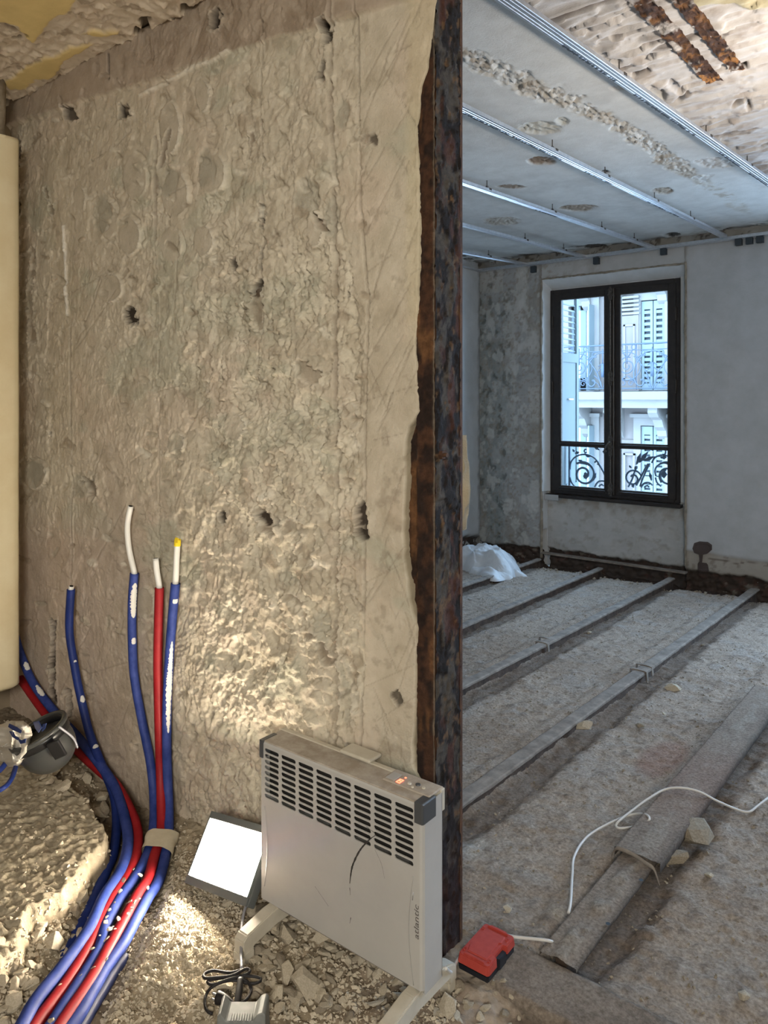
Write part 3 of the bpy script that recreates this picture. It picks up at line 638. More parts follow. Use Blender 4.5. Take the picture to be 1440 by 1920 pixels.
def ground_far(X, Y):
    n1 = fbm(X*3, Y*3, 4, 2); n2 = fbm(X*10, Y*10, 4, 5); n3 = fbm(X*34, Y*30, 4, 1)
    h = -.034+.010*n1+.006*n2+.006*n3+.006*fbm(X*62, Y*58, 3, 3)
    col = np.empty(X.shape+(3,)); col[:] = (.44,.37,.305)
    col = mixc(col, (.33,.265,.21), sst(0, .4, n1)*.6); col = mixc(col, (.40,.37,.34), sst(.1, .4, n2)*.5); col = mixc(col, (.17,.14,.12), sst(.2, .45, n3)*.5)
    for jx in (-3.38, -2.78, -2.17, -1.53, -.91):
        d = X-jx; h -= .028*sst(.10, .03, np.abs(d-.035)+.02*n2)*(.6+.4*sst(-.2, .2, n1)); m = sst(.10, .04, np.abs(d-.05)+.02*n2); col = mixc(col, (.13,.10,.08), m*.6)
        h += .014*sst(.07, .01, np.abs(d+.11)+.03*n1)
    r = sst(.09, .03, np.hypot((X+1.12)*1.2, (Y-3.25)*.55)+.05*n1-.05); col = mixc(col, (.30,.14,.095), r*.45)    # brick dust
    p = sst(6.22, 6.40, Y+.05*n1+.03*n2); h -= .075*p; col = mixc(col, (.055,.037,.03), p*.92); col = mixc(col, (.16,.10,.08), p*sst(.2, .4, n3)*.7)
    w = sst(.035, .0, np.hypot(X+1.42, (Y-2.18)*.8)-.06+.06*n2); col = mixc(col, (.56,.54,.50), w*.6)
    PX, PY = to_px(X, Y, np.zeros_like(X)); w = sst(.03, 0, np.hypot(X+1.02, Y-2.05)-.02+.03*n2); col = mixc(col, (.5,.45,.38), w*.6)
    return h, col
def build_floor():
    xs = np.linspace(-3.66, -.30, 600); ys = np.linspace(.70, 1.80, 200); X, Y = np.meshgrid(xs, ys, indexing='ij')
    h, col = ground_near(X, Y); hf, cf = ground_far(X, Y)
    bl = sst(-1.22, -1.05, X+.04*fbm(X*8, Y*8, 3, 1))*sst(1.25, 1.7, Y); h = h*(1-bl)+(hf+.02)*bl*1; col = col*(1-bl[..., None])+cf*bl[..., None]
    V = np.stack([X, Y, h], -1)
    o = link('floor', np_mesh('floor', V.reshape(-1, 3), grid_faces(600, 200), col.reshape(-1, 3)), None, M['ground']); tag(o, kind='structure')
    xs = np.linspace(XL-.02, .6, 440); ys = np.linspace(1.77, YW+.12, 450); X, Y = np.meshgrid(xs, ys, indexing='ij'); h, col = ground_far(X, Y)
    V = np.stack([X, Y, h+.02*sst(2.0, 1.77, Y)], -1)
    o2 = link('floor', np_mesh('far_floor', V.reshape(-1, 3), grid_faces(440, 450), col.reshape(-1, 3)), None, M['far_ground']); tag(o2, kind='structure')
    bm = bmesh.new()
    add_box(bm, -3.8, 2.4, -2.2, .70, -.10, -.03); add_box(bm, -3.8, 2.4, .70, 1.77, -.22, -.16); add_box(bm, -.31, 2.4, .70, 1.77, -.10, -.03)
    add_box(bm, -4.3, 2.4, 1.76, 7.0, -.30, -.24); add_box(bm, .6, 2.4, 1.77, 6.6, -.10, -.03)
    bmesh.ops.recalc_face_normals(bm, faces=bm.faces); s = finish(bm, 'subfloor', M['far_ground'], o2); side_col(s, (.30,.26,.22))
    return o, o2
floor_near, floor_far = build_floor()
def gz(x, y):
    a = np.array([[x]]); b = np.array([[y]]); h, _ = ground_near(a, b); hf, _ = ground_far(a, b)
    if y > 1.77: return float(hf[0, 0]+.02*sst(2.0, 1.77, b)[0, 0])
    bl = float((sst(-1.22, -1.05, a+.04*fbm(a*8, b*8, 3, 1))*sst(1.25, 1.7, b))[0, 0]); return float(h[0, 0])*(1-bl)+(float(hf[0, 0])+.02)*bl

# ================================================================== OBJECTS
# ---- rusted steel post at the free end of the partition ------------------------
def relief_strip(name, axis, fixed, a0, a1, z0, z1, m, parent, amp=.003, st=.006, seed=1, edge=0.0):
    nu, nv = max(3, int((a1-a0)/st)+1), int((z1-z0)/st)
    A, Z = np.meshgrid(np.linspace(a0, a1, nu), np.linspace(z0, z1, nv), indexing='ij')
    n = fbm(A*30+seed, Z*22, 4, seed); h = amp*n+amp*1.3*sst(.08, .16, fbm(A*45, Z*30, 4, seed+2))
    col = np.empty(A.shape+(3,))
    if axis == 'x':      # faces the camera: brown rust
        col[:] = (.062,.028,.015); col = mixc(col, (.022,.012,.009), sst(-.1, .3, n)); col = mixc(col, (.16,.075,.030), sst(.22, .42, fbm(A*20, Z*5, 4, 6))*.7)
        edgeM = sst(.007, .002, a1-A); col = mixc(col, (.26,.22,.17), edgeM*.6)
        V = np.stack([A, fixed-h, Z], -1); f = grid_faces(nu, nv)
    else:                # end face: dark with flaking grey and brown paint
        col[:] = (.014,.010,.009); g = sst(.02, .22, fbm(A*34, Z*16, 5, 3)+.16*(1-np.abs((A-a0)/(a1-a0)-.35)*3)); col = mixc(col, (.088,.075,.062), g*.75)
        col = mixc(col, (.085,.034,.022), sst(.08, .35, fbm(A*22+4, Z*11, 4, 1))*.7); col = mixc(col, (.15,.085,.04), sst(.3, .5, fbm(A*50, Z*30, 4, 5))*.7)
        low = sst(.45, .1, Z); col = mixc(col, (.030,.013,.013), low*.6)
        V = np.stack([fixed+h, A, Z], -1); f = grid_faces(nu, nv)
    return link(name, np_mesh(name, V.reshape(-1, 3), f, col.reshape(-1, 3)), parent, m)
M['post'] = mat('flaking_rusted_steel', attr=True, rough=.85, metal=.0, spec=.25, var=((.6,.6,.6),(1.25,1.25,1.25)), var_scale=50, bump=[(160,.8,.003,'n'), (60,.5,.004,'n')])
post = empty('steel_post', (XP-.04, 1.70, 0)); tag(post, 'rusted steel post with flaking grey paint at the end of the chipped wall', 'post')
def P_(o, par):        # keep world placement under an empty
    o.parent = par; o.matrix_parent_inverse = Matrix.Translation(par.location).inverted() if par.rotation_euler.z == 0 else par.matrix_basis.inverted(); return o
P_(relief_strip('front_flange', 'x', 1.638, -1.228, XP, -.06, 2.93, M['post'], None, .0022, .006, 2), post)
P_(relief_strip('inner_flange', 'x', 1.655, -1.300, -1.232, -.06, 2.93, M['post'], None, .003, .008, 5), post)
P_(relief_strip('end_face', 'y', XP, 1.640, 1.757, -.06, 2.93, M['post'], None, .003, .005, 3), post)
P_(box('steel_core', -1.30, XP-.006, 1.662, 1.755, -.06, 2.93, M['rust']), post)
P_(box('back_flange', -1.25, XP+.002, 1.757, 1.768, -.06, 2.93, M['rust']), post)
q = at_y(829, 853, 1.66); 
def bolt_bm():
    bm = bmesh.new(); bmesh.ops.create_cone(bm, cap_ends=True, segments=6, radius1=.012, radius2=.012, depth=.016, matrix=Matrix.Translation((XP+.006, 1.66, q.z)) @ Matrix.Rotation(HP, 4, 'Y'))
    bmesh.ops.create_cone(bm, cap_ends=True, segments=10, radius1=.006, radius2=.006, depth=.014, matrix=Matrix.Translation((XP+.018, 1.66, q.z)) @ Matrix.Rotation(HP, 4, 'Y')); return bm
P_(finish(bolt_bm(), 'bolt', M['rust']), post)
# mortar squeezed out behind the post
V = []; nz = 60
for k in range(nz):
    z = 1.13+.27*k/(nz-1)
    for j in range(10):
        a = -.2+j*math.pi/9*1.1; rr_ = .014*math.sin(math.pi*(k+.5)/nz)**.5*(1+.5*float(vn(np.array(z*30.), np.array(j*.7), 2)))
        V.append((XP-.016+rr_*math.sin(a)*1.25, 1.772+.022*(1-math.cos(a)), z))
link('mortar_lump', np_mesh('mortar_lump', np.array(V), grid_faces(nz, 10), np.tile((.33,.28,.20), (len(V), 1))), wall_mid, M['plaster'])

bt = box('floor_batten', -3.40, -2.06, 6.49, 6.56, .035, .050, M['joist'], None, .003); bt.rotation_euler = (0, 0, 0); tag(bt, 'grey wooden batten lying along the foot of the window wall under the window', 'batten')
# ---- steel joists in the floor ---------------------------------------------------
def joist(x0, y0, x1, y1, w, label, zt=0.0, hangs=0):
    o = empty('floor_joist', (x0, y0, zt-.02)); tag(o, label, 'joist', 'steel joists bedded in the floor')
    n = 160; t = np.linspace(0, 1, n); cx = x0+(x1-x0)*t; cy = y0+(y1-y0)*t
    prof = [(-w/2, -.012), (-w/2, 0), (-w/2+.006, .004), (0, .005), (w/2-.006, .004), (w/2, 0), (w/2, -.010), (.008, -.016)]
    V = np.stack([np.stack([cx+px+.002*fbm(cy*14, cy*0+i, 3, i % 5), cy, zt+pz+.0025*fbm(cy*18, cy*0+i*.3, 3, 2)], -1) for i, (px, pz) in enumerate(prof)], 1)
    P_(link('flange', np_mesh('joist_flange', V.reshape(-1, 3), grid_faces(n, len(prof), True), smooth=False), None, M['joist']), o)
    V = np.stack([np.stack([cx+px+.004*fbm(cy*16, cy*0+i, 3, i % 5), cy, zt+pz+0*cy], -1) for i, (px, pz) in enumerate([(.010, -.012), (.012, -.04), (.016, -.10), (-.016, -.10), (-.012, -.012)])], 1)
    P_(link('web', np_mesh('joist_web', V.reshape(-1, 3), grid_faces(n, 5, True), smooth=False), None, M['joist_web']), o)
    return o
joist(-3.38, 3.4, -3.38, 6.42, .052, 'dusty steel floor joist running past the white plastic sheet, farthest left')
joist(-2.785, 2.6, -2.775, 6.42, .055, 'second steel floor joist from the left, ending below the window')
j3 = joist(-2.225, 1.80, -2.155, 6.44, .060, 'third steel floor joist from the left, with a bent strap over it')
j4 = joist(-1.580, 1.80, -1.520, 6.50, .066, 'fourth steel floor joist, beside the single pale stone')
def strap(p, w, label, parent):
    bm = bmesh.new(); n = 9; A = []
    for k in range(n):
        a = math.pi*k/(n-1); x = -math.cos(a)*(w/2+.012); z = math.sin(a)*.006+.004; z = z if 0 < k < n-1 else -.045
        A.append((x, z))
    for k in range(n-1):
        for (y0, y1) in ((-.010, .012),):
            q4 = [bm.verts.new((p.x+A[k][0], p.y+y0, p.z+A[k][1])), bm.verts.new((p.x+A[k+1][0], p.y+y0+.004, p.z+A[k+1][1])), bm.verts.new((p.x+A[k+1][0], p.y+y1+.004, p.z+A[k+1][1])), bm.verts.new((p.x+A[k][0], p.y+y1, p.z+A[k][1]))]
            bm.faces.new(q4)
    bmesh.ops.remove_doubles(bm, verts=bm.verts, dist=.0005); bmesh.ops.solidify(bm, geom=bm.faces[:], thickness=.005)
    bmesh.ops.recalc_face_normals(bm, faces=bm.faces)
    o = finish(bm, 'strap', M['joist'], None); P_(o, parent); return o
strap(at_z(1022, 1198, .0), .062, '', j3); strap(at_z(1022, 1203, .0)+Vector((0, -.04, 0)), .066, '', j3); strap(at_z(1208, 1249, 0), .074, '', j4); strap(at_z(1200, 1256, 0)+Vector((0, -.02, 0)), .078, '', j4)
# wide boxed beam at the right, with a sleeve plate over its far half
beam = empty('floor_beam', (-.91, 1.9, -.02)); tag(beam, 'wide flat dusty steel beam on the right with a plate sleeve and a thin white cable over it', 'beam')
def plank_np(name, x0, x1, y0, y1, zt, th, m, parent, seed=1, dx=0.0, bulge=.0, lumps=0.0):
    nu, nv = 22, int((y1-y0)/.012); U, Y = np.meshgrid(np.linspace(0, 1, nu), np.linspace(y0, y1, nv), indexing='ij')
    X = x0+(x1-x0)*U+dx*(Y-y0)+.002*fbm(Y*20, U*3, 3, seed); Zh = zt+.0025*fbm(X*30, Y*30, 4, seed)+bulge*sst(.5, .0, np.abs(U-.45))
    lm = sst(.30, .12, np.abs(U-.52)+.12*fbm(X*10, Y*14, 3, seed+1)); Zh = Zh+lumps*lm*np.clip(fbm(X*25, Y*18, 4, 3)+.35, 0, 1)
    col = np.empty(X.shape+(3,)); col[:] = (.33,.28,.235); col = mixc(col, (.24,.20,.17), sst(0, .4, fbm(X*9, Y*5, 4, 2))*.6); col = mixc(col, (.40,.36,.31), lm*sst(.0, .3, fbm(X*25, Y*18, 4, 3))*.7)
    col = mixc(col, (.115,.10,.09), sst(.12, .02, 1-U)*.5)
    rd = sst(.5, .1, np.abs(Y-3.0)); col = mixc(col, (.29,.16,.12), rd*.30)
    X3 = np.concatenate([X[:1], X, X[-1:]], 0); Y3 = np.concatenate([Y[:1], Y, Y[-1:]], 0); Z3 = np.concatenate([Zh[:1]*0+zt-th, Zh, Zh[-1:]*0+zt-th], 0); c3 = np.concatenate([col[:1]*.4, col, col[-1:]*.3], 0)
    me = np_mesh(name, np.stack([X3, Y3, Z3], -1).reshape(-1, 3), grid_faces(nu+2, nv), c3.reshape(-1, 3)); return P_(link(name, me, None, M['far_ground']), parent)
plank_np('lower_flange', -.968, -.862, 1.84, 2.46, .012, .012, None, beam, 2, lumps=.014)
plank_np('sleeve_plate', -.988, -.838, 2.40, 4.22, .030, .030, None, beam, 4, lumps=.004)
# turned-over lip of the sleeve
def lip():
    n = 26; V = []
    for j, (y, rz) in enumerate(((2.395, 0), (2.388, -.004), (2.392, -.012))):
        for k in range(n):
            u = k/(n-1); x = -.995+.168*u; z = .036-.0*u
            if u < .12: z = .036-.03*(1-u/.12)**2
            if u > .86: z = .036-.050*((u-.86)/.14)**1.6
            V.append((x, y+.01*math.sin(u*5)-.02*u, z+rz))
    return np_mesh('sleeve_lip', np.array(V), grid_faces(3, n, True))
P_(link('sleeve_lip', lip(), None, M['joist']), beam)
P_(box('beam_web', -.93, -.90, 1.86, 4.25, -.12, .0, M['joist_web']), beam)
for (px, py) in ((1202, 1650), (1140, 1732)):
    c = at_z(px, py, .0165); bm = bmesh.new(); bmesh.ops.create_circle(bm, cap_ends=True, segments=12, radius=.0065, matrix=Matrix.Translation(c+Vector((0, 0, .0005)))); P_(finish(bm, 'bolt_hole_shade', M['ink']), beam)  # flat dark disc painted as the shade in a hole
th = empty('threshold_plate', (-.8, 1.75, -.02)); tag(th, 'flat dusty grey threshold plate on the ground under the red case', 'plate')
def thresh():
    nu, nv = 90, 24; X, Y = np.meshgrid(np.linspace(-1.06, -.05, nu), np.linspace(1.665, 1.845, nv), indexing='ij')
    Y = Y-.02*(X+1.0)*0; Z = .006+.003*fbm(X*20, Y*20, 4, 2)-.012*sst(.012, 0, np.minimum(Y-1.665, 1.845-Y)+.004*fbm(X*40, Y*3, 3, 1))
    col = np.empty(X.shape+(3,)); col[:] = (.32,.27,.225); col = mixc(col, (.24,.20,.165), sst(0, .4, fbm(X*10, Y*10, 4, 3))*.6)
    X = np.concatenate([X[:, :1], X, X[:, -1:]], 1); Y = np.concatenate([Y[:, :1], Y, Y[:, -1:]], 1); Z = np.concatenate([Z[:, :1]*0-.05, Z, Z[:, -1:]*0-.05], 1); col = np.concatenate([col[:, :1]*.4, col, col[:, -1:]*.4], 1)
    return np_mesh('plate', np.stack([X, Y, Z], -1).reshape(-1, 3), grid_faces(nu, nv+2), col.reshape(-1, 3))
P_(link('plate', thresh(), None, M['far_ground']), th)

# ---- galvanised ceiling channels --------------------------------------------------
def channel(p0, p1, label, rods, joint=None, marks=()):
    a = at_z(*p0, CH_Z); b = at_z(*p1, CH_Z); d = (b-a); L = d.length; d.normalize(); s = Vector((d.y, -d.x, 0))
    o = empty('ceiling_channel', a); tag(o, label, 'ceiling channel', 'galvanised channels hung under the far ceiling')
    w = .027; prof = [(-w, .018), (-w, .0015), (-w+.002, 0), (-.016, 0), (-.015, .002), (-.013, .002), (-.012, 0), (-.004, 0), (-.003, .0022), (.003, .0022), (.004, 0), (.012, 0), (.013, .002), (.015, .002), (.016, 0), (w-.002, 0), (w, .0015), (w, .018), (w-.006, .018), (w-.006, .016), (w-.0012, .016), (w-.0012, .004), (-w+.0012, .004), (-w+.0012, .016), (-w+.006, .016), (-w+.006, .018)]
    def seg(t0, t1, z=0):
        P = [a+d*t0, a+d*t1]; V = [tuple(q+s*x+Vector((0, 0, zz+z))) for q in P for x, zz in prof]; n = len(prof)
        f = [(i, (i+1) % n, n+(i+1) % n, n+i) for i in range(n)]
        me = bpy.data.meshes.new('channel_profile'); me.from_pydata(V, [], f); me.update(); P_(link('channel_profile', me, None, M['galv']), o)
    if joint: seg(0, joint*L-.003); seg(joint*L, L, .0006)
    else: seg(0, L)
    for t in rods:
        q = a+d*(t*L); bm = bmesh.new()
        bmesh.ops.create_cone(bm, cap_ends=True, segments=8, radius1=.003, radius2=.003, depth=FAR_CEIL-CH_Z-.02, matrix=Matrix.Translation(q+Vector((0, 0, (FAR_CEIL-CH_Z)/2+.01))))
        m4 = Matrix.Translation(q) @ Matrix.Rotation(math.atan2(d.y, d.x), 4, 'Z')
        add_box(bm, -.012, .012, -w-.002, w+.002, .018, .021, m4); add_box(bm, -.012, .012, -w-.002, -w, .008, .021, m4); add_box(bm, -.012, .012, w, w+.002, .008, .021, m4); add_box(bm, -.007, .007, -.005, .005, .021, .040, m4)
        bmesh.ops.recalc_face_normals(bm, faces=bm.faces); P_(finish(bm, 'hanger', M['metal_old']), o)
    rr = random.Random(int(p0[1]))
    if marks:
        bm = bmesh.new()
        for (t0, t1) in marks:
            t = t0*L
            while t < t1*L:
                g = rr.choice([.020, .021, .026]); side = 1
                for k in range(2):
                    if rr.random() < .85:
                        y0 = rr.uniform(w-.018, w-.014)
                        V = [a+d*(t+k*.010)+s*y0*-1, a+d*(t+k*.010+.0075)+s*y0*-1, a+d*(t+k*.010+.0075)+s*(y0+.013)*-1, a+d*(t+k*.010)+s*(y0+.013)*-1]
                        bm.faces.new([bm.verts.new(v+Vector((0, 0, -.0006))) for v in V])
                t += g+(.03 if rr.random() < .12 else 0)
        q = finish(bm, 'printed_marks', M['ink']); q['kind'] = 'stuff'; P_(q, o)
    return o
CH_Z = 2.81
channel((862+58, -18), (1452, 352), 'nearest galvanised ceiling channel, crossing the stripped plaster at the top right', (.02,.30,.62,.83), .60, ((.16,.30),(.36,.58),(.70,.8),(.86,.97)))
channel((840, 193), (1357, 445), 'second galvanised ceiling channel from the camera, with printed marks beside the post', (.25,.42,.62,.80), .54, ((.04,.28),(.36,.45),(.6,.75)))
channel((840, 336), (1222, 465), 'third galvanised ceiling channel, ending above the right half of the window', (.14,.42,.68,.88), None, ((.35,.45),))
channel((840, 417), (1100, 484), 'fourth galvanised ceiling channel, ending above the left edge of the window', (.50,.80), None)
channel((840, 470), (990, 498), 'farthest galvanised ceiling channel, ending left of the window', (.48,), None)
run = box('runner_rail', XL+.01, -.6, YW-.085, YW-.035, 2.802, 2.806, M['galv']); tag(run, 'thin galvanised edge rail along the top of the window wall', 'rail')
bm = bmesh.new(); bm.from_mesh(run.data); add_box(bm, XL+.01, -.6, YW-.038, YW-.035, 2.80, 2.835); bm.to_mesh(run.data); bm.free()
run2 = box('runner_rail', XL+.035, XL+.085, 3.0, YW-.09, 2.802, 2.806, M['galv']); tag(run2, 'thin galvanised edge rail along the top of the narrow left wall', 'rail')
# exposed rusty beam in the far ceiling
cb = empty('ceiling_beam', (-.93, 3.0, 2.87)); tag(cb, 'rusted steel beam end exposed in the stripped ceiling at the top right', 'beam')
def rust_strip(x0, x1, y0, y1):
    nu, nv = 16, int((y1-y0)/.012); X, Y = np.meshgrid(np.linspace(x0, x1, nu), np.linspace(y0, y1, nv), indexing='ij')
    n = fbm(X*30, Y*30, 4, 3); Z = FAR_CEIL-.012-.008*n-.006*facets(X*50, Y*50, 1); X = X+.006*fbm(Y*25, Y*0+x0, 3, 1)*np.sign(X-(x0+x1)/2)
    col = np.empty(X.shape+(3,)); col[:] = (.085,.043,.026); col = mixc(col, (.040,.022,.016), sst(0, .3, n)); t = sst(3.0, 3.45, Y)
    col = mixc(col, (.42,.19,.055), sst(.05, .3, fbm(X*40, Y*40, 4, 5)+.15*t)*(.35+.6*t)); col = mixc(col, (.50,.45,.40), sst(.22, .35, fbm(X*20, Y*14, 4, 6))*.8)
    return link('flange', np_mesh('ceiling_flange', np.stack([X, Y, Z], -1).reshape(-1, 3), grid_faces(nu, nv, True), col.reshape(-1, 3)), None, M['post'])
P_(rust_strip(-.995, -.925, 2.2, 3.42), cb); P_(rust_strip(-.880, -.822, 2.2, 3.36), cb)

# ---- window ------------------------------------------------------------------------
win = empty('window_1', (-2.775, 6.69, .58)); tag(win, 'dark wooden two-leaf window with espagnolette', None, None, 'structure')
DY0, DY1 = 6.655, 6.715
bm = bmesh.new()
add_box(bm, WX0, WX0+.045, DY0+.012, DY1+.02, WZ0, WZ1); add_box(bm, WX1-.045, WX1, DY0+.012, DY1+.02, WZ0, WZ1)
add_box(bm, WX0+.045, WX1-.045, DY0+.012, DY1+.02, WZ1-.045, WZ1); add_box(bm, WX0+.045, WX1-.045, DY0+.012, DY1+.02, WZ0, WZ0+.035)
bmesh.ops.bevel(bm, geom=bm.edges[:], offset=.004, segments=1, affect='EDGES'); P_(finish(bm, 'window_frame', M['dark_wood']), win)
def casement(x0, x1, gx0, gx1):
    c = empty('casement', (x0, DY0, WZ0)); zt, zb = WZ1-.04, WZ0+.03; gt, gm1, gm0, gb = 2.465, 1.10, 1.065, .675
    bm = bmesh.new()
    for (a, b, e, f) in ((x0, gx0, zb, zt), (gx1, x1, zb, zt), (gx0, gx1, gt, zt), (gx0, gx1, zb, gb), (gx0, gx1, gm0, gm1)):
        add_box(bm, a, b, DY0, DY0+.045, e, f)
    bmesh.ops.bevel(bm, geom=bm.edges[:], offset=.003, segments=1, affect='EDGES'); P_(finish(bm, 'casement_frame', M['dark_wood']), c)
    # moulding round each glass
    for (e, f) in ((gm1, gt), (gb, gm0)):
        bm = bmesh.new()
        for (a, b, z0, z1) in ((gx0, gx0+.008, e, f), (gx1-.008, gx1, e, f), (gx0, gx1, f-.008, f), (gx0, gx1, e, e+.008)): add_box(bm, a, b, DY0+.004, DY0+.03, z0, z1)
        P_(finish(bm, 'glazing_bead', M['metal_old']), c)
        P_(box('pane', gx0+.004, gx1-.004, DY0+.020, DY0+.024, e+.004, f-.004, M['glass']), c)
        P_(box('drip_moulding', gx0-.012, gx1+.012, DY0-.012, DY0, e-.022, e-.008, M['dark_wood'], None, .003), c)
    c.parent = win; c.matrix_parent_inverse = Matrix.Translation(win.location).inverted(); return c
casement(WX0+.03, -2.765, -3.28, -2.835); casement(-2.76, WX1-.03, -2.692, -2.256)
P_(box('meeting_stile', -2.795, -2.735, DY0-.024, DY0+.002, WZ0+.03, WZ1-.035, M['dark_wood'], None, .008), win)
# espagnolette rod with ornamental guides and handle
P_(tube('espagnolette_rod', [(-2.765, DY0-.034, WZ0+.03), (-2.765, DY0-.034, WZ1-.02)], .007, M['metal_old'], None, .1, 10), win)
def ornament(z, h, wid=.022):
    bm = bmesh.new(); n = 14; L, Rr = [], []
    for k in range(n+1):
        t = k/n; w = wid*(math.sin(math.pi*t)**.6*.75+.25)*(1+.25*math.sin(t*19)); L.append((-2.765-w, z+h*(t-.5))); Rr.append((-2.765+w, z+h*(t-.5)))
    prism(bm, L+Rr[::-1], .012, None, DY0-.042)
    for k in range(1, n, 2):
        bmesh.ops.create_icosphere(bm, subdivisions=1, radius=.0085, matrix=Matrix.Translation((-2.765+(.006 if k % 4 == 1 else -.006), DY0-.042, z+h*(k/n-.5))))
    bmesh.ops.recalc_face_normals(bm, faces=bm.faces); return P_(finish(bm, 'rod_guide', M['metal_old']), win)
for z, h in ((2.47, .13), (1.70, .15), (1.09, .22), (.685, .13)): ornament(z, h)
P_(tube('window_handle', [(-2.765, DY0-.05, 1.12), (-2.765, DY0-.075, 1.115), (-2.78, DY0-.085, 1.09), (-2.80, DY0-.085, 1.05), (-2.80, DY0-.085, 1.03), (-2.79, DY0-.085, 1.025), (-2.785, DY0-.085, 1.04)], .0065, M['metal_old'], None, .006, 8), win)
for z in (2.25, 1.62, .92):
    for x in (WX0+.032, WX1-.032): P_(box('hinge', x-.008, x+.008, DY0-.012, DY0+.01, z-.06, z+.06, M['dark_wood'], None, .004), win)
P_(box('window_sill', WX0-.03, WX1+.02, YW+.05, NY+.04, WZ0-.035, WZ0-.004, M['dark_wood'], None, .004), win)
b = box('broken_sill_piece', WX0-.035, WX0+.11, YW+.045, NY, WZ0-.062, WZ0-.010, M['far_plaster']); side_col(b, (.42,.43,.44)); P_(b, win)

# ---- everything outside the window ---------------------------------------------------
sh = empty('window_shutter', (-3.415, 6.9, .6)); tag(sh, 'pale blue louvred shutter folded back outside the left leaf of the window', 'shutter')
bm = bmesh.new(); X0 = -3.395
for (y0, y1, z0, z1) in ((6.855, 6.90, .55, 2.62), (7.20, 7.25, .55, 2.62), (6.90, 7.20, 2.53, 2.62), (6.90, 7.20, 1.88, 1.97), (6.90, 7.20, .55, .66)): add_box(bm, X0, X0+.03, y0, y1, z0, z1)
add_box(bm, X0+.008, X0+.020, 6.90, 7.20, .66, 1.88); P_(finish(bm, 'shutter_frame', M['shutter']), sh)
for k in range(9):
    z = 2.01+k*.058; P_(box('louvre', X0+.004, X0+.028, 6.90, 7.20, -.003, .003, M['shutter'], None, 0, Matrix.Translation((0, 0, z)) @ Matrix.Translation((X0, 0, 0)) @ Matrix.Rotation(.9, 4, 'Y') @ Matrix.Translation((-X0, 0, 0))), sh)
P_(box('shutter_latch', X0+.03, X0+.045, 7.0, 7.10, 1.50, 1.515, M['white_pipe'], None, .003), sh)
def tube_many(bm_name, curves, r, m, parent, seg=6):
    Vs, Fs = [], []; o = 0
    for c in curves:
        rr_ = r
        if isinstance(c, tuple) and len(c) == 2 and isinstance(c[0], list): c, rr_ = c
        me = tube_mesh('t', resample(catmull(c, .01), .02) if len(c) > 2 else [Vector(p) for p in c], rr_, seg)
        v = np.empty(len(me.vertices)*3); me.vertices.foreach_get('co', v); f = np.empty(len(me.polygons)*4, dtype=np.int32); me.loops.foreach_get('vertex_index', f)
        Vs.append(v.reshape(-1, 3)); Fs.append(f.reshape(-1, 4)+o); o += len(me.vertices); bpy.data.meshes.remove(me)
    return P_(link(bm_name, np_mesh(bm_name, np.vstack(Vs), np.vstack(Fs)), None, m), parent)
def spiral(cx, cz, r0, turns, a0, Y, sgn=1, decay=.78, n=22):
    return [(cx+r0*(1-decay*k/n)*math.cos(a0+sgn*turns*2*math.pi*k/n), Y, cz+r0*(1-decay*k/n)*math.sin(a0+sgn*turns*2*math.pi*k/n)) for k in range(n+1)]
def leaf(bm, x, z, L, w, ang, Y, th=.008):
    pts = []; n = 7
    for s in (1, -1):
        for k in (range(n+1) if s == 1 else range(n, -1, -1)):
            t = k/n; ww = w*math.sin(math.pi*t)**.8*(1+.25*math.sin(t*14))
            u, v = L*t, s*ww/2
            if (k == 0 or k == n) and s == -1: continue
            pts.append((x+u*math.cos(ang)-v*math.sin(ang), z+u*math.sin(ang)+v*math.cos(ang)))
    prism(bm, pts, th, None, Y)
# own balcony rail: heavy foliage scrolls behind the lower panes
rail = empty('balcony_rail', (-2.8, 6.98, .6)); tag(rail, 'dark blue-grey ironwork rail with leafy scrolls behind the lower panes', 'railing')
YR = 6.98; cv = []; bm = bmesh.new()
def ppt(px, py): q = at_y(px, py, YR); return (q.x, YR, q.z)
for L in ([(1069,880),(1071,866),(1080,856),(1093,852),(1106,854),(1117,861),(1128,878),(1135,893)], [(1069,895),(1072,905),(1078,912)],
          [(1084,868),(1094,869),(1106,873),(1113,884),(1112,897),(1107,906)], [(1115,867),(1119,864),(1123,868),(1120,871)], [(1100,842),(1095,844),(1097,849),(1101,847)],
          [(1121,868),(1130,882),(1136,892)], [(1115,913),(1122,903),(1132,902),(1137,906)], [(1123,912),(1128,908),(1132,911)],
          [(1200,912),(1205,898),(1213,880),(1219,868)], [(1193,910),(1203,892),(1212,874),(1218,867)], [(1222,868),(1228,858),(1240,853),(1256,856),(1268,862)],
          [(1246,842),(1249,847),(1245,853),(1241,850)], [(1230,893),(1228,882),(1233,873),(1244,868),(1256,871)], [(1229,895),(1232,905),(1240,912)],
          [(1202,914),(1208,906),(1218,905),(1226,913)], [(1208,914),(1213,910),(1218,914)], [(1240,905),(1236,893),(1240,884),(1250,881)], [(1178,913),(1186,897),(1190,884),(1196,872)]):
    cv.append(([ppt(*p) for p in L], .009))
a = ppt(1095, 889); cv.append((spiral(a[0], a[2], .125, 1.7, 2.2, YR, -1), .012)); a = ppt(1187, 897); cv.append((spiral(a[0], a[2], .085, 1.4, .3, YR, 1, .7), .010)); a = ppt(1252, 890); cv.append((spiral(a[0], a[2], .12, 1.6, 2.2, YR, -1), .011))
tube_many('scrollwork', cv, .009, M['iron'], rail)
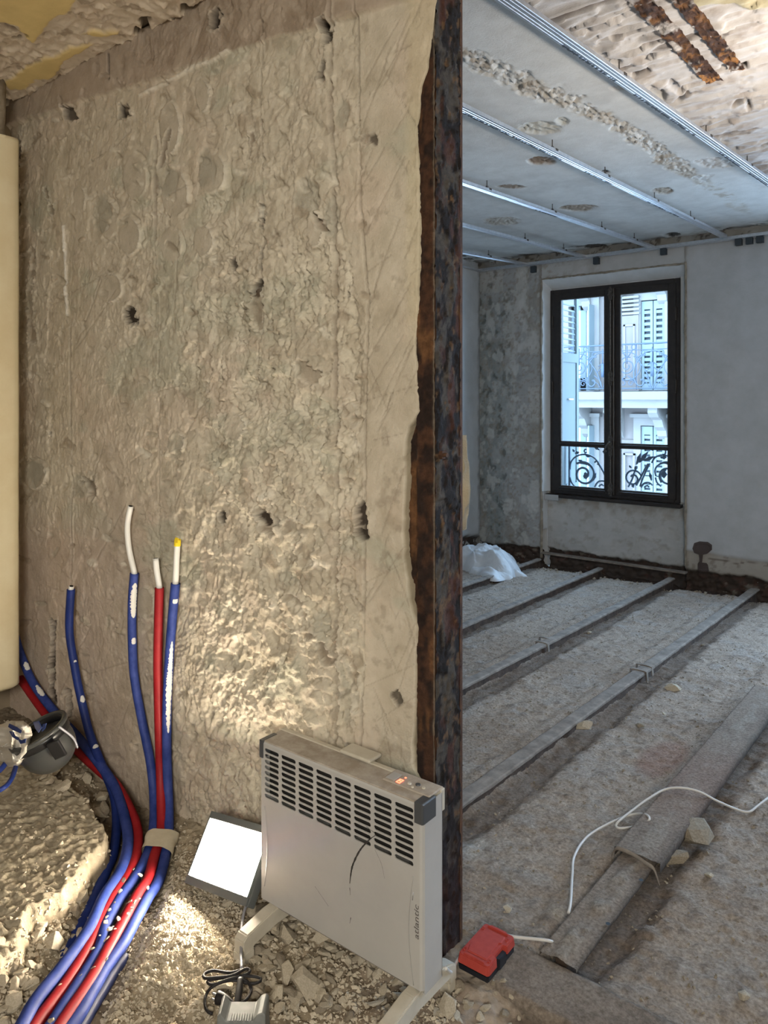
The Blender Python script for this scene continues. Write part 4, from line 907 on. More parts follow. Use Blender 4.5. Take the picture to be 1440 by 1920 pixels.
for px, py, L, w, an in ((1078,850,.10,.05,.3),(1074,842,.07,.045,-1.0),(1098,853,.10,.06,-.3),(1085,862,.10,.06,-.5),(1112,902,.17,.05,1.2),(1130,845,.14,.06,-.7),(1112,836,.16,.05,-.5),(1098,885,.14,.10,-1.5),
                         (1193,872,.25,.06,1.2),(1198,868,.28,.07,.9),(1205,864,.24,.06,.4),(1190,880,.08,.06,.9),(1184,878,.07,.04,2.2),(1238,858,.12,.06,.1),(1244,880,.16,.11,-1.5),(1222,902,.17,.05,1.8),(1226,845,.10,.05,2.6),(1258,856,.12,.06,-.3),(1185,906,.09,.05,-1.2)):
    q = ppt(px, py); leaf(bm, q[0], q[2], L*.52, w*.50, an, YR-.006, .012)
bmesh.ops.recalc_face_normals(bm, faces=bm.faces); lv = finish(bm, 'iron_leaves', M['iron']); lv['kind'] = 'stuff'; P_(lv, rail)
P_(box('bottom_rail', -3.345, -2.05, YR-.012, YR+.012, .585, .610, M['iron']), rail); P_(box('rail_post', -3.345, -3.33, YR-.012, YR+.012, .55, 1.08, M['iron']), rail)

YF = 16.7
def fx(px): return at_y(px, 700, YF).x
bld = empty('street_building', (-6.5, YF, -6)); tag(bld, 'pale stone building with balconies and shutters across the street', 'building')
bm = bmesh.new()
TOP = 5.3
wins = []   # (x0,x1,z0,z1,kind)
xs_sh = (fx(1203), fx(1248)); xs_op = (fx(1068), fx(1113))
per = 3.05
for fl, (zb, zt) in enumerate(((1.72, 3.72), (-1.35, .93), (4.6, TOP))):
    for s in (-2, -1, 0, 1, 2):
        for (x0, x1), kind in ((xs_sh, 'shutter'), (xs_op, 'open')):
            wins.append((x0+s*per*1.25, x1+s*per*1.25, zb, zt, kind))
# wall as bands between openings
xsb = sorted({round(v, 4) for w in wins for v in w[:2]}); zsb = [-7.5, -1.35, .93, 1.72, 3.72, 4.6, TOP]; xe = [-20.0]+xsb+[6.0]
for i in range(len(xe)-1):
    for j in range(len(zsb)-1):
        cx, cz = (xe[i]+xe[i+1])/2, (zsb[j]+zsb[j+1])/2
        if any(w[0] < cx < w[1] and w[2] < cz < w[3] for w in wins): continue
        add_box(bm, xe[i], xe[i+1], YF, YF+.4, zsb[j], zsb[j+1])
bmesh.ops.remove_doubles(bm, verts=bm.verts, dist=.0001); P_(finish(bm, 'facade_wall', M['facade_pink']), bld)
P_(box('building_mass', -20, 6, YF+.45, YF+6, -7.5, TOP, M['facade']), bld)
for x0, x1, z0, z1, kind in wins:
    vis = z0 < 4 and x0 > -9 and x1 < -4
    bm = bmesh.new(); t = .16
    for (a, b, c, d) in ((x0-t, x0, z0, z1), (x1, x1+t, z0, z1), (x0-t, x1+t, z1, z1+.18)): add_box(bm, a, b, YF-.07, YF+.05, c, d)
    add_box(bm, x0-t-.05, x1+t+.05, YF-.16, YF, z1+.18, z1+.26); P_(finish(bm, 'window_surround', M['facade']), bld)
    if kind == 'shutter':
        for (a, b) in ((x0+.01, (x0+x1)/2-.01), ((x0+x1)/2+.01, x1-.01)):
            bm = bmesh.new(); w = b-a; f = .055; mid = z0+(z1-z0)*.47
            for q in ((a, a+f, z0, z1-.02), (b-f, b, z0, z1-.02), (a+f, b-f, z1-.20, z1-.02), (a+f, b-f, z0, z0+.15), (a+f, b-f, mid-.08, mid+.08)): add_box(bm, q[0], q[1], YF-.02, YF+.02, q[2], q[3])
            s_ = finish(bm, 'shutter_leaf', M['shutter']); P_(s_, bld)
            P_(box('shutter_shade', a+f, b-f, YF+.06, YF+.07, z0+.15, z1-.2, M['shutter_gap']), bld)
            if vis:
                for (u0, u1) in ((z0+.15, mid-.08), (mid+.08, z1-.2)):
                    n = int((u1-u0)/.115)
                    for k in range(n):
                        zc = u0+(k+.5)*(u1-u0)/n; P_(box('louvre', a+f, b-f, YF-.008, YF+.012, zc-.034, zc+.034, M['shutter']), bld)
            else: P_(box('louvre_panel', a+f, b-f, YF, YF+.01, z0+.15, z1-.2, M['shutter']), bld)
    else:
        xm = (x0+x1)/2; bm = bmesh.new()
        for q in ((x0, x0+.07, z0, z1), (x1-.07, x1, z0, z1), (xm-.07, xm+.07, z0, z1), (x0, x1, z1-.09, z1), (x0, x1, z0, z0+.3)): add_box(bm, q[0], q[1], YF+.10, YF+.16, q[2], q[3])
        P_(finish(bm, 'window_casements', M['shutter']), bld); P_(box('pane', x0+.05, xm, YF+.13, YF+.135, z0+.3, z1-.08, M['pane_far']), bld); P_(box('pane', xm, x1-.05, YF+.13, YF+.135, z0+.3, z1-.08, M['pane_far']), bld)
        P_(box('curtain', x0+.08, xm-.1, YF+.20, YF+.21, z0+.3, z1-.1, M['curtain']), bld)
        P_(box('shutter_leaf', x1+.02, x1+.05, YF-.36, YF-.02, z0, z1-.02, M['shutter']), bld)
# pilaster panels, mouldings, balcony slabs
for s in (-1, 0, 1):
    x0 = fx(1168)+s*per*1.25; bm = bmesh.new(); add_box(bm, x0-.05, x0+.40, YF-.10, YF, 1.7, 3.4); P_(finish(bm, 'pilaster', M['facade_pink']), bld)
    for (z0, z1) in ((1.95, 3.2), (-1.1, .3)):
        bm = bmesh.new()
        for q in ((x0+.06, x0+.10, z0, z1), (x0+.28, x0+.32, z0, z1), (x0+.06, x0+.32, z0, z0+.04), (x0+.06, x0+.32, z1-.04, z1)): add_box(bm, q[0], q[1], YF-.125, YF-.01, q[2], q[3])
        P_(finish(bm, 'panel_moulding', M['facade']), bld)
    bm = bmesh.new(); add_box(bm, x0-.05, x0+.40, YF-.052, YF, -1.4, .6); P_(finish(bm, 'pilaster', M['facade_pink']), bld)
    for k in range(5): P_(box('string_course', x0-.07, x0+.42, YF-.12-.01*k, YF, 3.42+.09*k, 3.47+.09*k, M['facade']), bld)
for zb in (1.38, 4.35, -1.7):
    P_(box('balcony_slab', -12, -2, YF-.95, YF, zb+.13, zb+.30, M['slab']), bld); P_(box('slab_moulding', -12, -2, YF-.80, YF, zb-.05, zb+.13, M['facade']), bld)
    for xq in (1035, 1118, 1179, 1262, 1300):
        if 1:
            xc = fx(xq)-.1; bm = bmesh.new(); prism(bm, [(0, 0), (-.70, 0), (-.72, -.10), (-.60, -.20), (-.42, -.26), (-.30, -.42), (-.16, -.50), (-.12, -.62), (0, -.70)], .20, Matrix.Translation((xc, YF, zb-.05)) @ Matrix.Rotation(HP, 4, 'Z') )
            bmesh.ops.recalc_face_normals(bm, faces=bm.faces); P_(finish(bm, 'corbel', M['facade']), bld)
# cartouche ornament between the corbels
for px, py in ((1237, 772), (1080, 775)):
    q = at_y(px, py, YF-.02); cvs = [spiral(q.x+sx*.10, q.z+sz*.11, .10, 1.1, 0 if sx < 0 else math.pi, YF-.03, sx*sz, .7, 14) for sx in (-1, 1) for sz in (-1, 1)]
    tube_many('cartouche', cvs+[[(q.x, YF-.03, q.z-.2), (q.x, YF-.04, q.z), (q.x, YF-.03, q.z+.22)]], .022, M['facade'], bld)
# ironwork of the opposite balcony
fr = empty('opposite_railing', (-6.6, 15.9, 1.68)); tag(fr, 'blue-grey scrolled ironwork balcony railing across the street', 'railing')
YG = YF-.85; Z0, Z1 = 1.72, 2.70
cvs = [([(-9.5, YG, Z1), (-4.3, YG, Z1)], .018), ([(-9.5, YG, Z1-.13), (-4.3, YG, Z1-.13)], .009), ([(-9.5, YG, Z0+.03), (-4.3, YG, Z0+.03)], .014)]
def unit_lyre(cx):
    o = []
    for s in (-1, 1):
        o += [([(cx+s*.40, YG, Z1-.26), (cx+s*.30, YG, Z1-.36), (cx+s*.12, YG, Z1-.62), (cx+s*.03, YG, Z0+.06)], .012), ([(cx, YG, Z1-.16), (cx+s*.16, YG, Z1-.20), (cx+s*.34, YG, Z1-.42), (cx+s*.40, YG, Z1-.64), (cx+s*.36, YG, Z0+.16), (cx+s*.26, YG, Z0+.08), (cx+s*.18, YG, Z0+.14), (cx+s*.20, YG, Z0+.22), (cx+s*.26, YG, Z0+.20)], .014),
              ([(cx+s*.10, YG, Z1-.14), (cx+s*.22, YG, Z1-.16), (cx+s*.24, YG, Z1-.24), (cx+s*.16, YG, Z1-.26), (cx+s*.15, YG, Z1-.20)], .010),
              ([(cx+s*.02, YG, Z0+.05), (cx+s*.06, YG, Z0+.20), (cx+s*.20, YG, Z0+.32)], .009), ([(cx+s*.06, YG, Z0+.05), (cx+s*.12, YG, Z0+.14), (cx+s*.24, YG, Z0+.20)], .008), ([(cx+s*.02, YG, Z1-.40), (cx+s*.10, YG, Z1-.46)], .010), ([(cx+s*.02, YG, Z1-.50), (cx+s*.12, YG, Z1-.58)], .010)]
    o += [([(cx, YG, Z1-.08), (cx, YG, Z1-.40)], .012), ([(cx, YG, Z1-.40), (cx, YG, Z0+.28)], .035)]
    return o
def unit_round(cx):
    o = [(spiral(cx, Z1-.47, .30, 1.0, .4, YG, 1, 0), .011), (spiral(cx, Z1-.47, .20, 1.9, 1.2, YG, 1, .8), .012), ([(cx, YG, Z1-.04), (cx, YG, Z1-.42)], .013)]
    for s in (-1, 1): o += [([(cx+s*.12, YG, Z1-.12), (cx+s*.02, YG, Z1-.28)], .012), ([(cx+s*.22, YG, Z1-.30), (cx+s*.34, YG, Z1-.22)], .014), (spiral(cx+s*.09, Z0+.14, .07, 1.2, 0 if s > 0 else math.pi, YG, s, .7, 12), .010), ([(cx+s*.02, YG, Z0+.30), (cx+s*.16, YG, Z0+.20)], .012)]
    return o
c0 = at_y(1223, 700, YG).x; c1 = at_y(1175.5, 700, YG).x; dd = (c0-c1)
for k in range(-3, 2):
    cvs += unit_lyre(c0+k*dd*2); cvs += unit_round(c1+k*dd*2)
    for s in (-1, 1): cvs.append((spiral(c0+k*dd*2+s*.40, Z1-.065, .05, 1, 0, YG, 1, 0, 10), .009)); cvs.append(([(c0+k*dd*2+s*dd*.62, YG, Z0), (c0+k*dd*2+s*dd*.62, YG, Z1)], .010))
tube_many('ironwork', cvs, .012, M['iron_far'], fr)
# street ground and this side's outer ledge
g = box('street', -22, 10, 7.0, YF+.1, -7.6, -7.5, M['slab']); tag(g, kind='structure')

# ---- cream duct in the left corner -----------------------------------------------------
DX, DYY = -3.375, 1.45
duct = empty('vertical_duct', (DX, DYY, .27)); tag(duct, 'cream painted vertical duct in the left corner beside the chipped wall', 'duct')
def ductmesh():
    nz, ns = 160, 28; z = np.linspace(.255, 2.63, nz)[:, None]; a = np.arange(ns)[None, :]/ns*2*math.pi
    c, s_ = np.cos(a), np.sin(a); k = (np.abs(c)**5+np.abs(s_)**5)**(-1/5)        # rounded square section
    r = (.088+.0015*fbm(z*5+0*a, a*1.3+0*z, 3, 1))*k; X = DX+r*c; Y = DYY+r*s_*.9
    V = np.stack([X, Y, z+0*a], -1); V[0, :, :2] = V[0, :, :2]*.0+np.stack([DX+.07*k*c, DYY+.065*k*s_], -1)[0]
    i = np.arange(nz-1)[:, None]*ns; j = np.arange(ns)[None, :]; Fq = np.stack([i+j, i+(j+1) % ns, i+ns+(j+1) % ns, i+ns+j], -1).reshape(-1, 4)
    V = V.reshape(-1, 3); caps = [[(nz-1)*ns+q, (nz-1)*ns+q+1, (nz-1)*ns+ns-2-q, (nz-1)*ns+ns-1-q] for q in range(ns//2-1)]+[[ns-1-q, ns-2-q, q+1, q] for q in range(ns//2-1)]
    return np_mesh('duct_shell', V, np.vstack([Fq, caps]))
P_(link('duct_shell', ductmesh(), None, M['duct']), duct)
bm = bmesh.new(); bmesh.ops.create_cone(bm, cap_ends=True, segments=20, radius1=.045, radius2=.05, depth=.26, matrix=Matrix.Translation((DX-.01, DYY, 2.76))); P_(finish(bm, 'rusty_pipe_stub', M['stone_dark'], None, True), duct)
bm = bmesh.new()
for (x, y, z, r, sd) in ((DX+.05, DYY-.05, 2.70, .10, 1), (DX+.06, DYY-.06, 2.645, .085, 2), (DX-.05, DYY-.06, 2.83, .10, 3)):
    me = rock_mesh('lump', sd, r, r, r*.55, 18); me.transform(Matrix.Translation((x, y, z))); bm.from_mesh(me)
ob = finish(bm, 'plaster_collar', M['stone']); P_(ob, duct)
P_(box('strap_stain', DX-.09, DX+.0905, DYY-.084, DYY-.078, .50, .66, mat('dirty_patch', (.28,.24,.19), .7, var=(.36,.31,.25)), None), duct)

# ---- water pipes in corrugated sheaths ---------------------------------------------------
def pipe_path(pix, Yw, zg):
    out = []
    for (px, py) in pix:
        k = (px-CX)/F*R3+F3; dw = Yw/k[1]
        if py > HY+20:
            dg = (EYE-zg)*F/(py-HY); e = 10.0
            d = -math.log(math.exp(-e*dw)+math.exp(-e*dg))/e if py > 1250 else dw
            if py > 1250: d = min(d+ .0, dw)
        else: d = dw
        p = k*d; out.append(Vector((p[0], p[1], EYE-(py-HY)/F*d)))
    return out
PR = .0165
def water_pipe(label, pix, Yw, zg, m, inner=None, tip=None, splash=(), r=PR):
    pts = pipe_path(pix, Yw, zg); o = empty('water_pipe', pts[0]); tag(o, label, 'pipe', 'plastic water pipes along the chipped wall')
    P_(tube('sheath', pts, r, m, None, .0019, 12, .00075), o)
    if inner:
        ip = pipe_path(inner+[pix[0]], Yw, zg); ip.append(ip[-1]+(pts[1]-pts[0]).normalized()*.03)
        P_(tube('inner_pipe', ip, .0108, M['white_pipe'], None, .01, 14), o)
        e = ip[0]; up = (ip[0]-ip[1]).normalized(); P_(tube('pipe_bore', [e-up*.001, e+up*.0012], .0078, M['cable_black'], None, .001, 10), o)
        if tip: P_(tube('tape_tip', [e-up*.022, e+up*.004], .0120, M['yellow'], None, .004, 10), o); fl = box('tape_flag', e.x+.002, e.x+.018, e.y-.012, e.y-.010, e.z-.008, e.z+.010, M['yellow']); P_(fl, o)
    dense = resample(catmull(pts, .004), .004)
    for (sy, length, wd) in splash:                       # plaster splashes sticking to the sheath
        best = min(range(len(dense)), key=lambda i: abs(to_px(dense[i].x, dense[i].y, dense[i].z)[1]-sy)); n = max(3, int(length/.004)); seg = dense[best:best+n]
        if len(seg) < 3: continue
        V = []; rr = random.Random(int(sy)); na = 7
        for i, c in enumerate(seg):
            tdir = (dense[min(best+i+1, len(dense)-1)]-dense[best+i-1]).normalized(); toc = (Vector((0, 0, EYE))-c); toc = (toc-tdir*toc.dot(tdir)).normalized(); sd = tdir.cross(toc)
            if sd.x < 0: sd = -sd
            e = math.sin(math.pi*(i+.5)/len(seg))**.5*wd*rr.uniform(.6, 1.15)
            for j in range(na):
                a = .35+(-.5+j/(na-1))*1.9*e; q = c+(toc*math.cos(a)+sd*math.sin(a))*(r+.0018-.0014*abs(-1+2*j/(na-1))**3); V.append(tuple(q))
        P_(link('plaster_splash', np_mesh('plaster_splash', np.array(V), grid_faces(len(seg), na)), None, M['plaster_splash']), o)
    return o
water_pipe('blue sheathed pipe standing alone by the duct, its white end barely showing', [(133,1105),(130,1180),(140,1250),(152,1310),(168,1375),(186,1408+15),(212,1485),(219,1537),(213,1597),(196,1640),(170,1700),(128,1775),(78,1838),(20,1915),(-10,1955)], 1.585, -.035, M['blue'], [(134,1099)], None, ((1238,.006,.5),(1305,.035,.7),(1400,.02,.8)))
water_pipe('blue sheathed pipe running down from behind the duct and out to the front left', [(28,1190),(38,1225),(62,1280),(100,1332),(148,1385),(190,1437),(216,1478),(233,1530),(240,1580),(227,1632),(195,1682),(166,1745),(118,1813),(68,1876),(44,1919),(20,1960)], 1.594, .012, M['blue_pale'], None, None, ((1245,.05,.8),(1290,.08,.7)), .0175)
water_pipe('red sheathed pipe running down from the corner beside the hood', [(38,1272),(48,1287),(77,1328),(108,1368),(150,1412),(190,1448),(215,1468),(240,1510),(257,1555),(256,1602),(241,1638),(222,1669),(205,1697),(187,1731),(166,1776),(131,1835),(98,1880),(72,1915),(45,1955)], 1.604, .000, M['red'])
water_pipe('leftmost blue sheathed pipe of the taped trio, with a long bent white end', [(252,1075),(248,1130),(248,1200),(252,1270),(266,1350),(282,1430),(289,1500),(287,1560),(274,1608),(251,1649),(223,1689),(198,1738),(187,1779),(156,1832),(118,1890),(102,1915),(75,1957)], 1.600, .000, M['blue_pale'], [(245,949),(240,975),(239,1000),(243,1035)], None, ((1090,.14,1.0),(1195,.03,.7)))
water_pipe('red sheathed pipe in the middle of the taped trio, with a short white end', [(299,1102),(297,1180),(296,1250),(298,1350),(301,1450),(303,1540),(300,1575),(290,1604),(278,1647),(257,1681),(236,1720),(208,1772),(174,1834),(125,1907),(97,1950)], 1.592, .004, M['red'], [(292,1047),(294,1070)])
water_pipe('rightmost blue sheathed pipe of the taped trio, with a yellow taped end', [(329,1094),(323,1160),(317,1240),(313,1330),(313,1420),(316,1500),(316,1560),(310,1604),(298,1650),(278,1682),(257,1720),(229,1772),(194,1821),(150,1900),(118,1945)], 1.600, -.004, M['blue_pale'], [(333,1012),(331,1050)], True, ((1120,.02,1.0),(1200,.34,.75)))
water_pipe('dark blue sheathed pipe buried low at the left edge of the pipe trench', [(205,1600),(196,1640),(174,1690),(140,1745),(100,1790),(60,1850),(14,1918),(-15,1955)], 1.5, -.052, M['navy'])
water_pipe('dark blue sheathed pipe half buried at the right edge of the pipe trench', [(232,1795),(216,1818),(196,1850),(170,1893),(152,1925),(130,1965)], 1.5, -.040, M['navy'])
tp = empty('masking_tape', at_z(298, 1585, .02)); tag(tp, 'beige masking tape wrapped round the three right-hand pipes near the ground', 'tape')
def tape_mesh():
    V = []; n = 30; rows = 9
    A = pipe_path([(302,1566)], 1.597, .0)[0]; B = pipe_path([(294,1600)], 1.597, .002)[0]; ax = (B-A)
    right = Vector((R3[0], R3[1], -.12)).normalized(); nrm = ax.normalized().cross(right).normalized(); right = nrm.cross(ax.normalized()).normalized()
    for i in range(rows):
        t = i/(rows-1); c = A.lerp(B, t)+right*(.0)
        for k in range(n):
            a = 2*math.pi*k/n; ca, sa = math.cos(a), math.sin(a); w = (.050+.010*(1-t)*(ca > 0)); x = math.copysign(abs(ca)**.8, ca)*w; y = math.copysign(abs(sa)**.7, sa)*.0235*(1+.04*math.sin(a*7+t*4))
            V.append(tuple(c+right*(x+.002*math.sin(t*9+a*3))+nrm*y+ax.normalized()*(.012*ca*(1 if t > .5 else .3))))
    i = np.arange(rows-1)[:, None]*n; j = np.arange(n)[None, :]; Fq = np.stack([i+j, i+(j+1) % n, i+n+(j+1) % n, i+n+j], -1).reshape(-1, 4)
    return np_mesh('tape_band', np.array(V), Fq)
P_(link('tape_band', tape_mesh(), None, M['tape']), tp)

# ---- electric convector heater ---------------------------------------------------------------
HA, HB = Vector((-1.628, 1.428, 0)), Vector((-1.066, 1.442, 0))
hd = (HB-HA).normalized(); W = (HB-HA).length; HZ0, HZ1 = .078, .535; H = HZ1-HZ0; DP = .085
heater = empty('convector_heater', (HA.x, HA.y, HZ0), math.atan2(hd.y, hd.x)); tag(heater, 'grey-white electric convector heater with a slotted grille, on cream feet before the steel post', 'heater')
def hp(o): o.parent = heater; return o           # heater-local: x along the front, y towards the wall, z up
def panel():
    bm = bmesh.new(); cols, rows = 8, 9; gx0, gx1, gz1, gz0 = .014, W-.022, H-.014, H-.158
    xs = [gx0+(gx1-gx0)*i/cols for i in range(cols+1)]; zs = [gz0+(gz1-gz0)*i/rows for i in range(rows+1)]
    V = {}
    def v(x, y, z):
        k = (round(x, 5), round(y, 5), round(z, 5))
        if k not in V: V[k] = bm.verts.new(k)
        return V[k]
    def quad(*p): bm.faces.new([v(*q) for q in p])
    for i in range(cols):
        for j in range(rows):
            x0, x1, z0, z1 = xs[i], xs[i+1], zs[j], zs[j+1]; mx, mz = .0046, .0023; a0, a1, b0, b1 = x0+mx, x1-mx, z0+mz, z1-mz; r = (b1-b0)*.48
            cr = [(a1, b0, -1), (a1, b1, 0), (a0, b1, 1), (a0, b0, 2)]; inner = []
            cc = [((a1-r, b0+r), -HP), ((a1-r, b1-r), 0), ((a0+r, b1-r), HP), ((a0+r, b0+r), math.pi)]; outer = [(x1, z0), (x1, z1), (x0, z1), (x0, z0)]
            for (c, s0) in cc: inner.append([(c[0]+r*math.cos(s0+t*HP/2), c[1]+r*math.sin(s0+t*HP/2)) for t in range(3)])
            for k in range(4):
                o_ = outer[k]; a = inner[k]
                bm.faces.new([v(o_[0], 0, o_[1]), v(a[1][0], 0, a[1][1]), v(a[0][0], 0, a[0][1])]); bm.faces.new([v(o_[0], 0, o_[1]), v(a[2][0], 0, a[2][1]), v(a[1][0], 0, a[1][1])])
                on = outer[(k+1) % 4]; b = inner[(k+1) % 4]; bm.faces.new([v(o_[0], 0, o_[1]), v(on[0], 0, on[1]), v(b[0][0], 0, b[0][1]), v(a[2][0], 0, a[2][1])])
            flat_ = [p for q in inner for p in q]
            for k in range(12):
                p, q = flat_[k], flat_[(k+1) % 12]
                bm.faces.new([v(p[0], 0, p[1]), v(q[0], 0, q[1]), v(q[0], .003, q[1]), v(p[0], .003, p[1])])
    # plain lower part and rounded left/right/top borders
    ex = [-.0, gx0]; 
    for i in range(cols): quad((xs[i], 0, zs[0]), (xs[i+1], 0, zs[0]), (xs[i+1], 0, .012), (xs[i], 0, .012))
    for side, xa, s_ in ((0, gx0, -1), (1, gx1, 1)):
        xe_ = -.0 if side == 0 else W; zl = [.012]+zs+[H-.006]
        for j in range(len(zl)-1):
            prof = [(xa, 0), (xa+(xe_-xa)*.62, 0), (xa+(xe_-xa)*.86, .0035), (xe_, .010), (xe_, .022)]
            for p, q in zip(prof[:-1], prof[1:]): quad((p[0], p[1], zl[j]), (q[0], q[1], zl[j]), (q[0], q[1], zl[j+1]), (p[0], p[1], zl[j+1]))
    for i in range(cols):
        pr = [(0, zs[-1]), (0, H-.006), (.004, H-.001), (.012, H)]
        for p, q in zip(pr[:-1], pr[1:]): quad((xs[i], p[0], p[1]), (xs[i+1], p[0], p[1]), (xs[i+1], q[0], q[1]), (xs[i], q[0], q[1]))
        quad((xs[i], 0, .012), (xs[i+1], 0, .012), (xs[i+1], .010, 0), (xs[i], .010, 0))
    bmesh.ops.recalc_face_normals(bm, faces=bm.faces)
    o = finish(bm, 'front_panel', M['heater']); return o
hp(panel())
hp(box('grille_shadow_box', .012, W-.014, .026, .030, H-.165, H-.010, M['heater_in']))
# sides, back, bottom as one shell, open top frame behind the grille
bm = bmesh.new()
add_box(bm, 0, .002, .010, DP, .0, H-.003); add_box(bm, W-.002, W, .010, DP, 0, H-.003); add_box(bm, 0, W, DP-.003, DP, 0, H-.003); add_box(bm, .002, W-.002, .010, DP, 0, .003)
hp(finish(bm, 'casing', M['heater']))
bm = bmesh.new(); add_box(bm, .001, W-.022, .003, DP, H-.003, H+.0015); bmesh.ops.bevel(bm, geom=bm.edges[:], offset=.0012, segments=1, affect='EDGES'); top = hp(finish(bm, 'top_cover', M['heater_dust']))
def corner_cap(x0, x1, s):
    bm = bmesh.new(); add_box(bm, x0, x1, -.003, DP*.62, H-.046, H+.0035)
    e = [e for e in bm.edges if abs(e.verts[0].co.x-e.verts[1].co.x) < 1e-6 and ((max(v.co.x for v in e.verts) > W) or (min(v.co.x for v in e.verts) < 0)) and (min(v.co.z for v in e.verts) > H or max(v.co.y for v in e.verts) < 0)]
    bmesh.ops.bevel(bm, geom=e, offset=.0055, segments=4, affect='EDGES', profile=.5); bmesh.ops.recalc_face_normals(bm, faces=bm.faces); return hp(finish(bm, 'corner_cap', M['char']))
cc_ = corner_cap(W-.022, W+.003, 1); corner_cap(-.003, .014, -1)
hp(box('rear_rim', .0, W, DP-.004, DP+.012, H-.05, H+.004, M['foot'], None, .002))
hd2 = hp(box('wall_hook', .235, .34, DP-.012, DP+.042, H+.004, H+.014, M['foot'], None, .004)); hd2['label'] = 'dusty grey rounded lug on top of the heater'
# control panel: raised bump at the top right with a red display
ctl = hp(box('control_panel', W-.150, W-.004, DP-.050, DP+.012, H, H+.006, M['heater_dust'], None, .003))
hp(box('display_window', W-.145, W-.118, DP-.042, DP-.006, H+.0055, H+.0068, M['heater_line'], None, .0005))
bm = bmesh.new()
def seg7(bm, x, y, pat, s=.009):
    S = {'a': (0, 2, 1, 2), 'b': (1, 1, 1, 2), 'c': (1, 0, 1, 1), 'd': (0, 0, 1, 0), 'e': (0, 0, 0, 1), 'f': (0, 1, 0, 2), 'g': (0, 1, 1, 1)}
    for c in pat:
        a = S[c]; x0, x1 = sorted((a[0], a[2])); y0, y1 = sorted((a[1], a[3])); add_box(bm, x+x0*s*.8-.0011, x+x1*s*.8+.0011, y+y0*s*.9-.0011, y+y1*s*.9+.0011, H+.0065, H+.0076)
seg7(bm, W-.116, DP-.044, 'bc'); seg7(bm, W-.106, DP-.044, 'abcdfg'); add_box(bm, W-.104, W-.100, DP-.016, DP-.012, H+.0065, H+.0076)
hp(finish(bm, 'display_digits', M['red_led']))
for x, y, r in ((W-.078, DP-.030, .0055), (W-.058, DP-.022, .007), (W-.038, DP-.026, .005), (W-.062, DP-.040, .004)):
    bm = bmesh.new(); bmesh.ops.create_cone(bm, cap_ends=True, segments=14, radius1=r, radius2=r*.85, depth=.003, matrix=Matrix.Translation((x, y, H+.007))); hp(finish(bm, 'control_button', M['char'] if r > .006 else M['foot']))
# embossed curved lines
def arc_line(x0, x1, za, zb, bow):
    pts = [(x0+(x1-x0)*t/12+bow*math.sin(math.pi*t/12), -.0004, za+(zb-za)*t/12) for t in range(13)]; return tube('embossed_line', pts, .0011, M['heater_line'], None, .012, 6)
hp(arc_line(W-.026, W-.026, .018, H-.175, -.014)); hp(arc_line(.018, .018, .05, H-.175, .012))
hp(tube('chrome_streak', [(W-.0262, -.0014, H-.215), (W-.0285, -.0014, H-.235)], .001, M['galv'], None, .01, 6))
# scorch and scratches on the panel (real thin marks)
def mark(pts, ws, name='scratch_mark'):
    L, Rr = [], []; rr = random.Random(len(pts))
    P = catmull([Vector((a, 0, b)) for a, b in pts], .004); n = len(P)
    for i, p in enumerate(P):
        t = i/(n-1); w = np.interp(t, np.linspace(0, 1, len(ws)), ws)*rr.uniform(.7, 1.2); d = (P[min(i+1, n-1)]-P[max(i-1, 0)]).normalized(); L.append(p+Vector((-d.z, 0, d.x))*w); Rr.append(p-Vector((-d.z, 0, d.x))*w)
    V = np.array([[(a.x, -.0006, a.z), (b.x, -.0006, b.z)] for a, b in zip(L, Rr)]).reshape(-1, 3); return hp(link(name, np_mesh(name, V, grid_faces(n, 2), smooth=False), None, M['scorch']))
def hl(px, py):      # photo pixel -> heater-local x,z on its front
    q = at_y(px, py, 1.432); v = q-Vector((HA.x, HA.y, HZ0)); return (v.dot(hd), v.z)
mark([hl(703,1567), hl(688,1578), hl(672,1597), hl(660,1622), hl(656,1640), hl(654,1658)], [.0006,.0018,.0022,.0026,.0026,.0008])
mark([hl(654,1666), hl(655,1680)], [.0008,.0004]); mark([hl(656,1722), hl(654,1733)], [.0009,.0005]); mark([hl(685,1552), hl(700,1564)], [.0006,.0004])
mark([hl(700,1595), hl(712,1622), hl(718,1650)], [.0003,.0004,.0002]); mark([hl(590,1662), hl(615,1700)], [.0003,.0004])
# the maker's word, embossed in grey up the right side
fc = bpy.data.curves.new('lettering', 'FONT'); fc.body = 'atlantic'; fc.size = .030; fc.extrude = .0004; fc.space_character = 1.02; fc.shear = .12
fo = bpy.data.objects.new('lettering_tmp', fc); COL.objects.link(fo); bpy.context.view_layer.update()
me = bpy.data.meshes.new_from_object(fo.evaluated_get(bpy.context.evaluated_depsgraph_get())); bpy.data.objects.remove(fo)
b0 = hl(796, 1776); lt = link('lettering', me, None, M['letter']); lt.data.materials.clear(); lt.data.materials.append(M['letter']); hp(lt)
lt.matrix_local = Matrix.Translation((W-.011, -.0005, b0[1])) @ Matrix.Rotation(HP, 4, 'X') @ Matrix.Rotation(HP, 4, 'Z') @ Matrix.Diagonal((.92, .66, 1, 1))
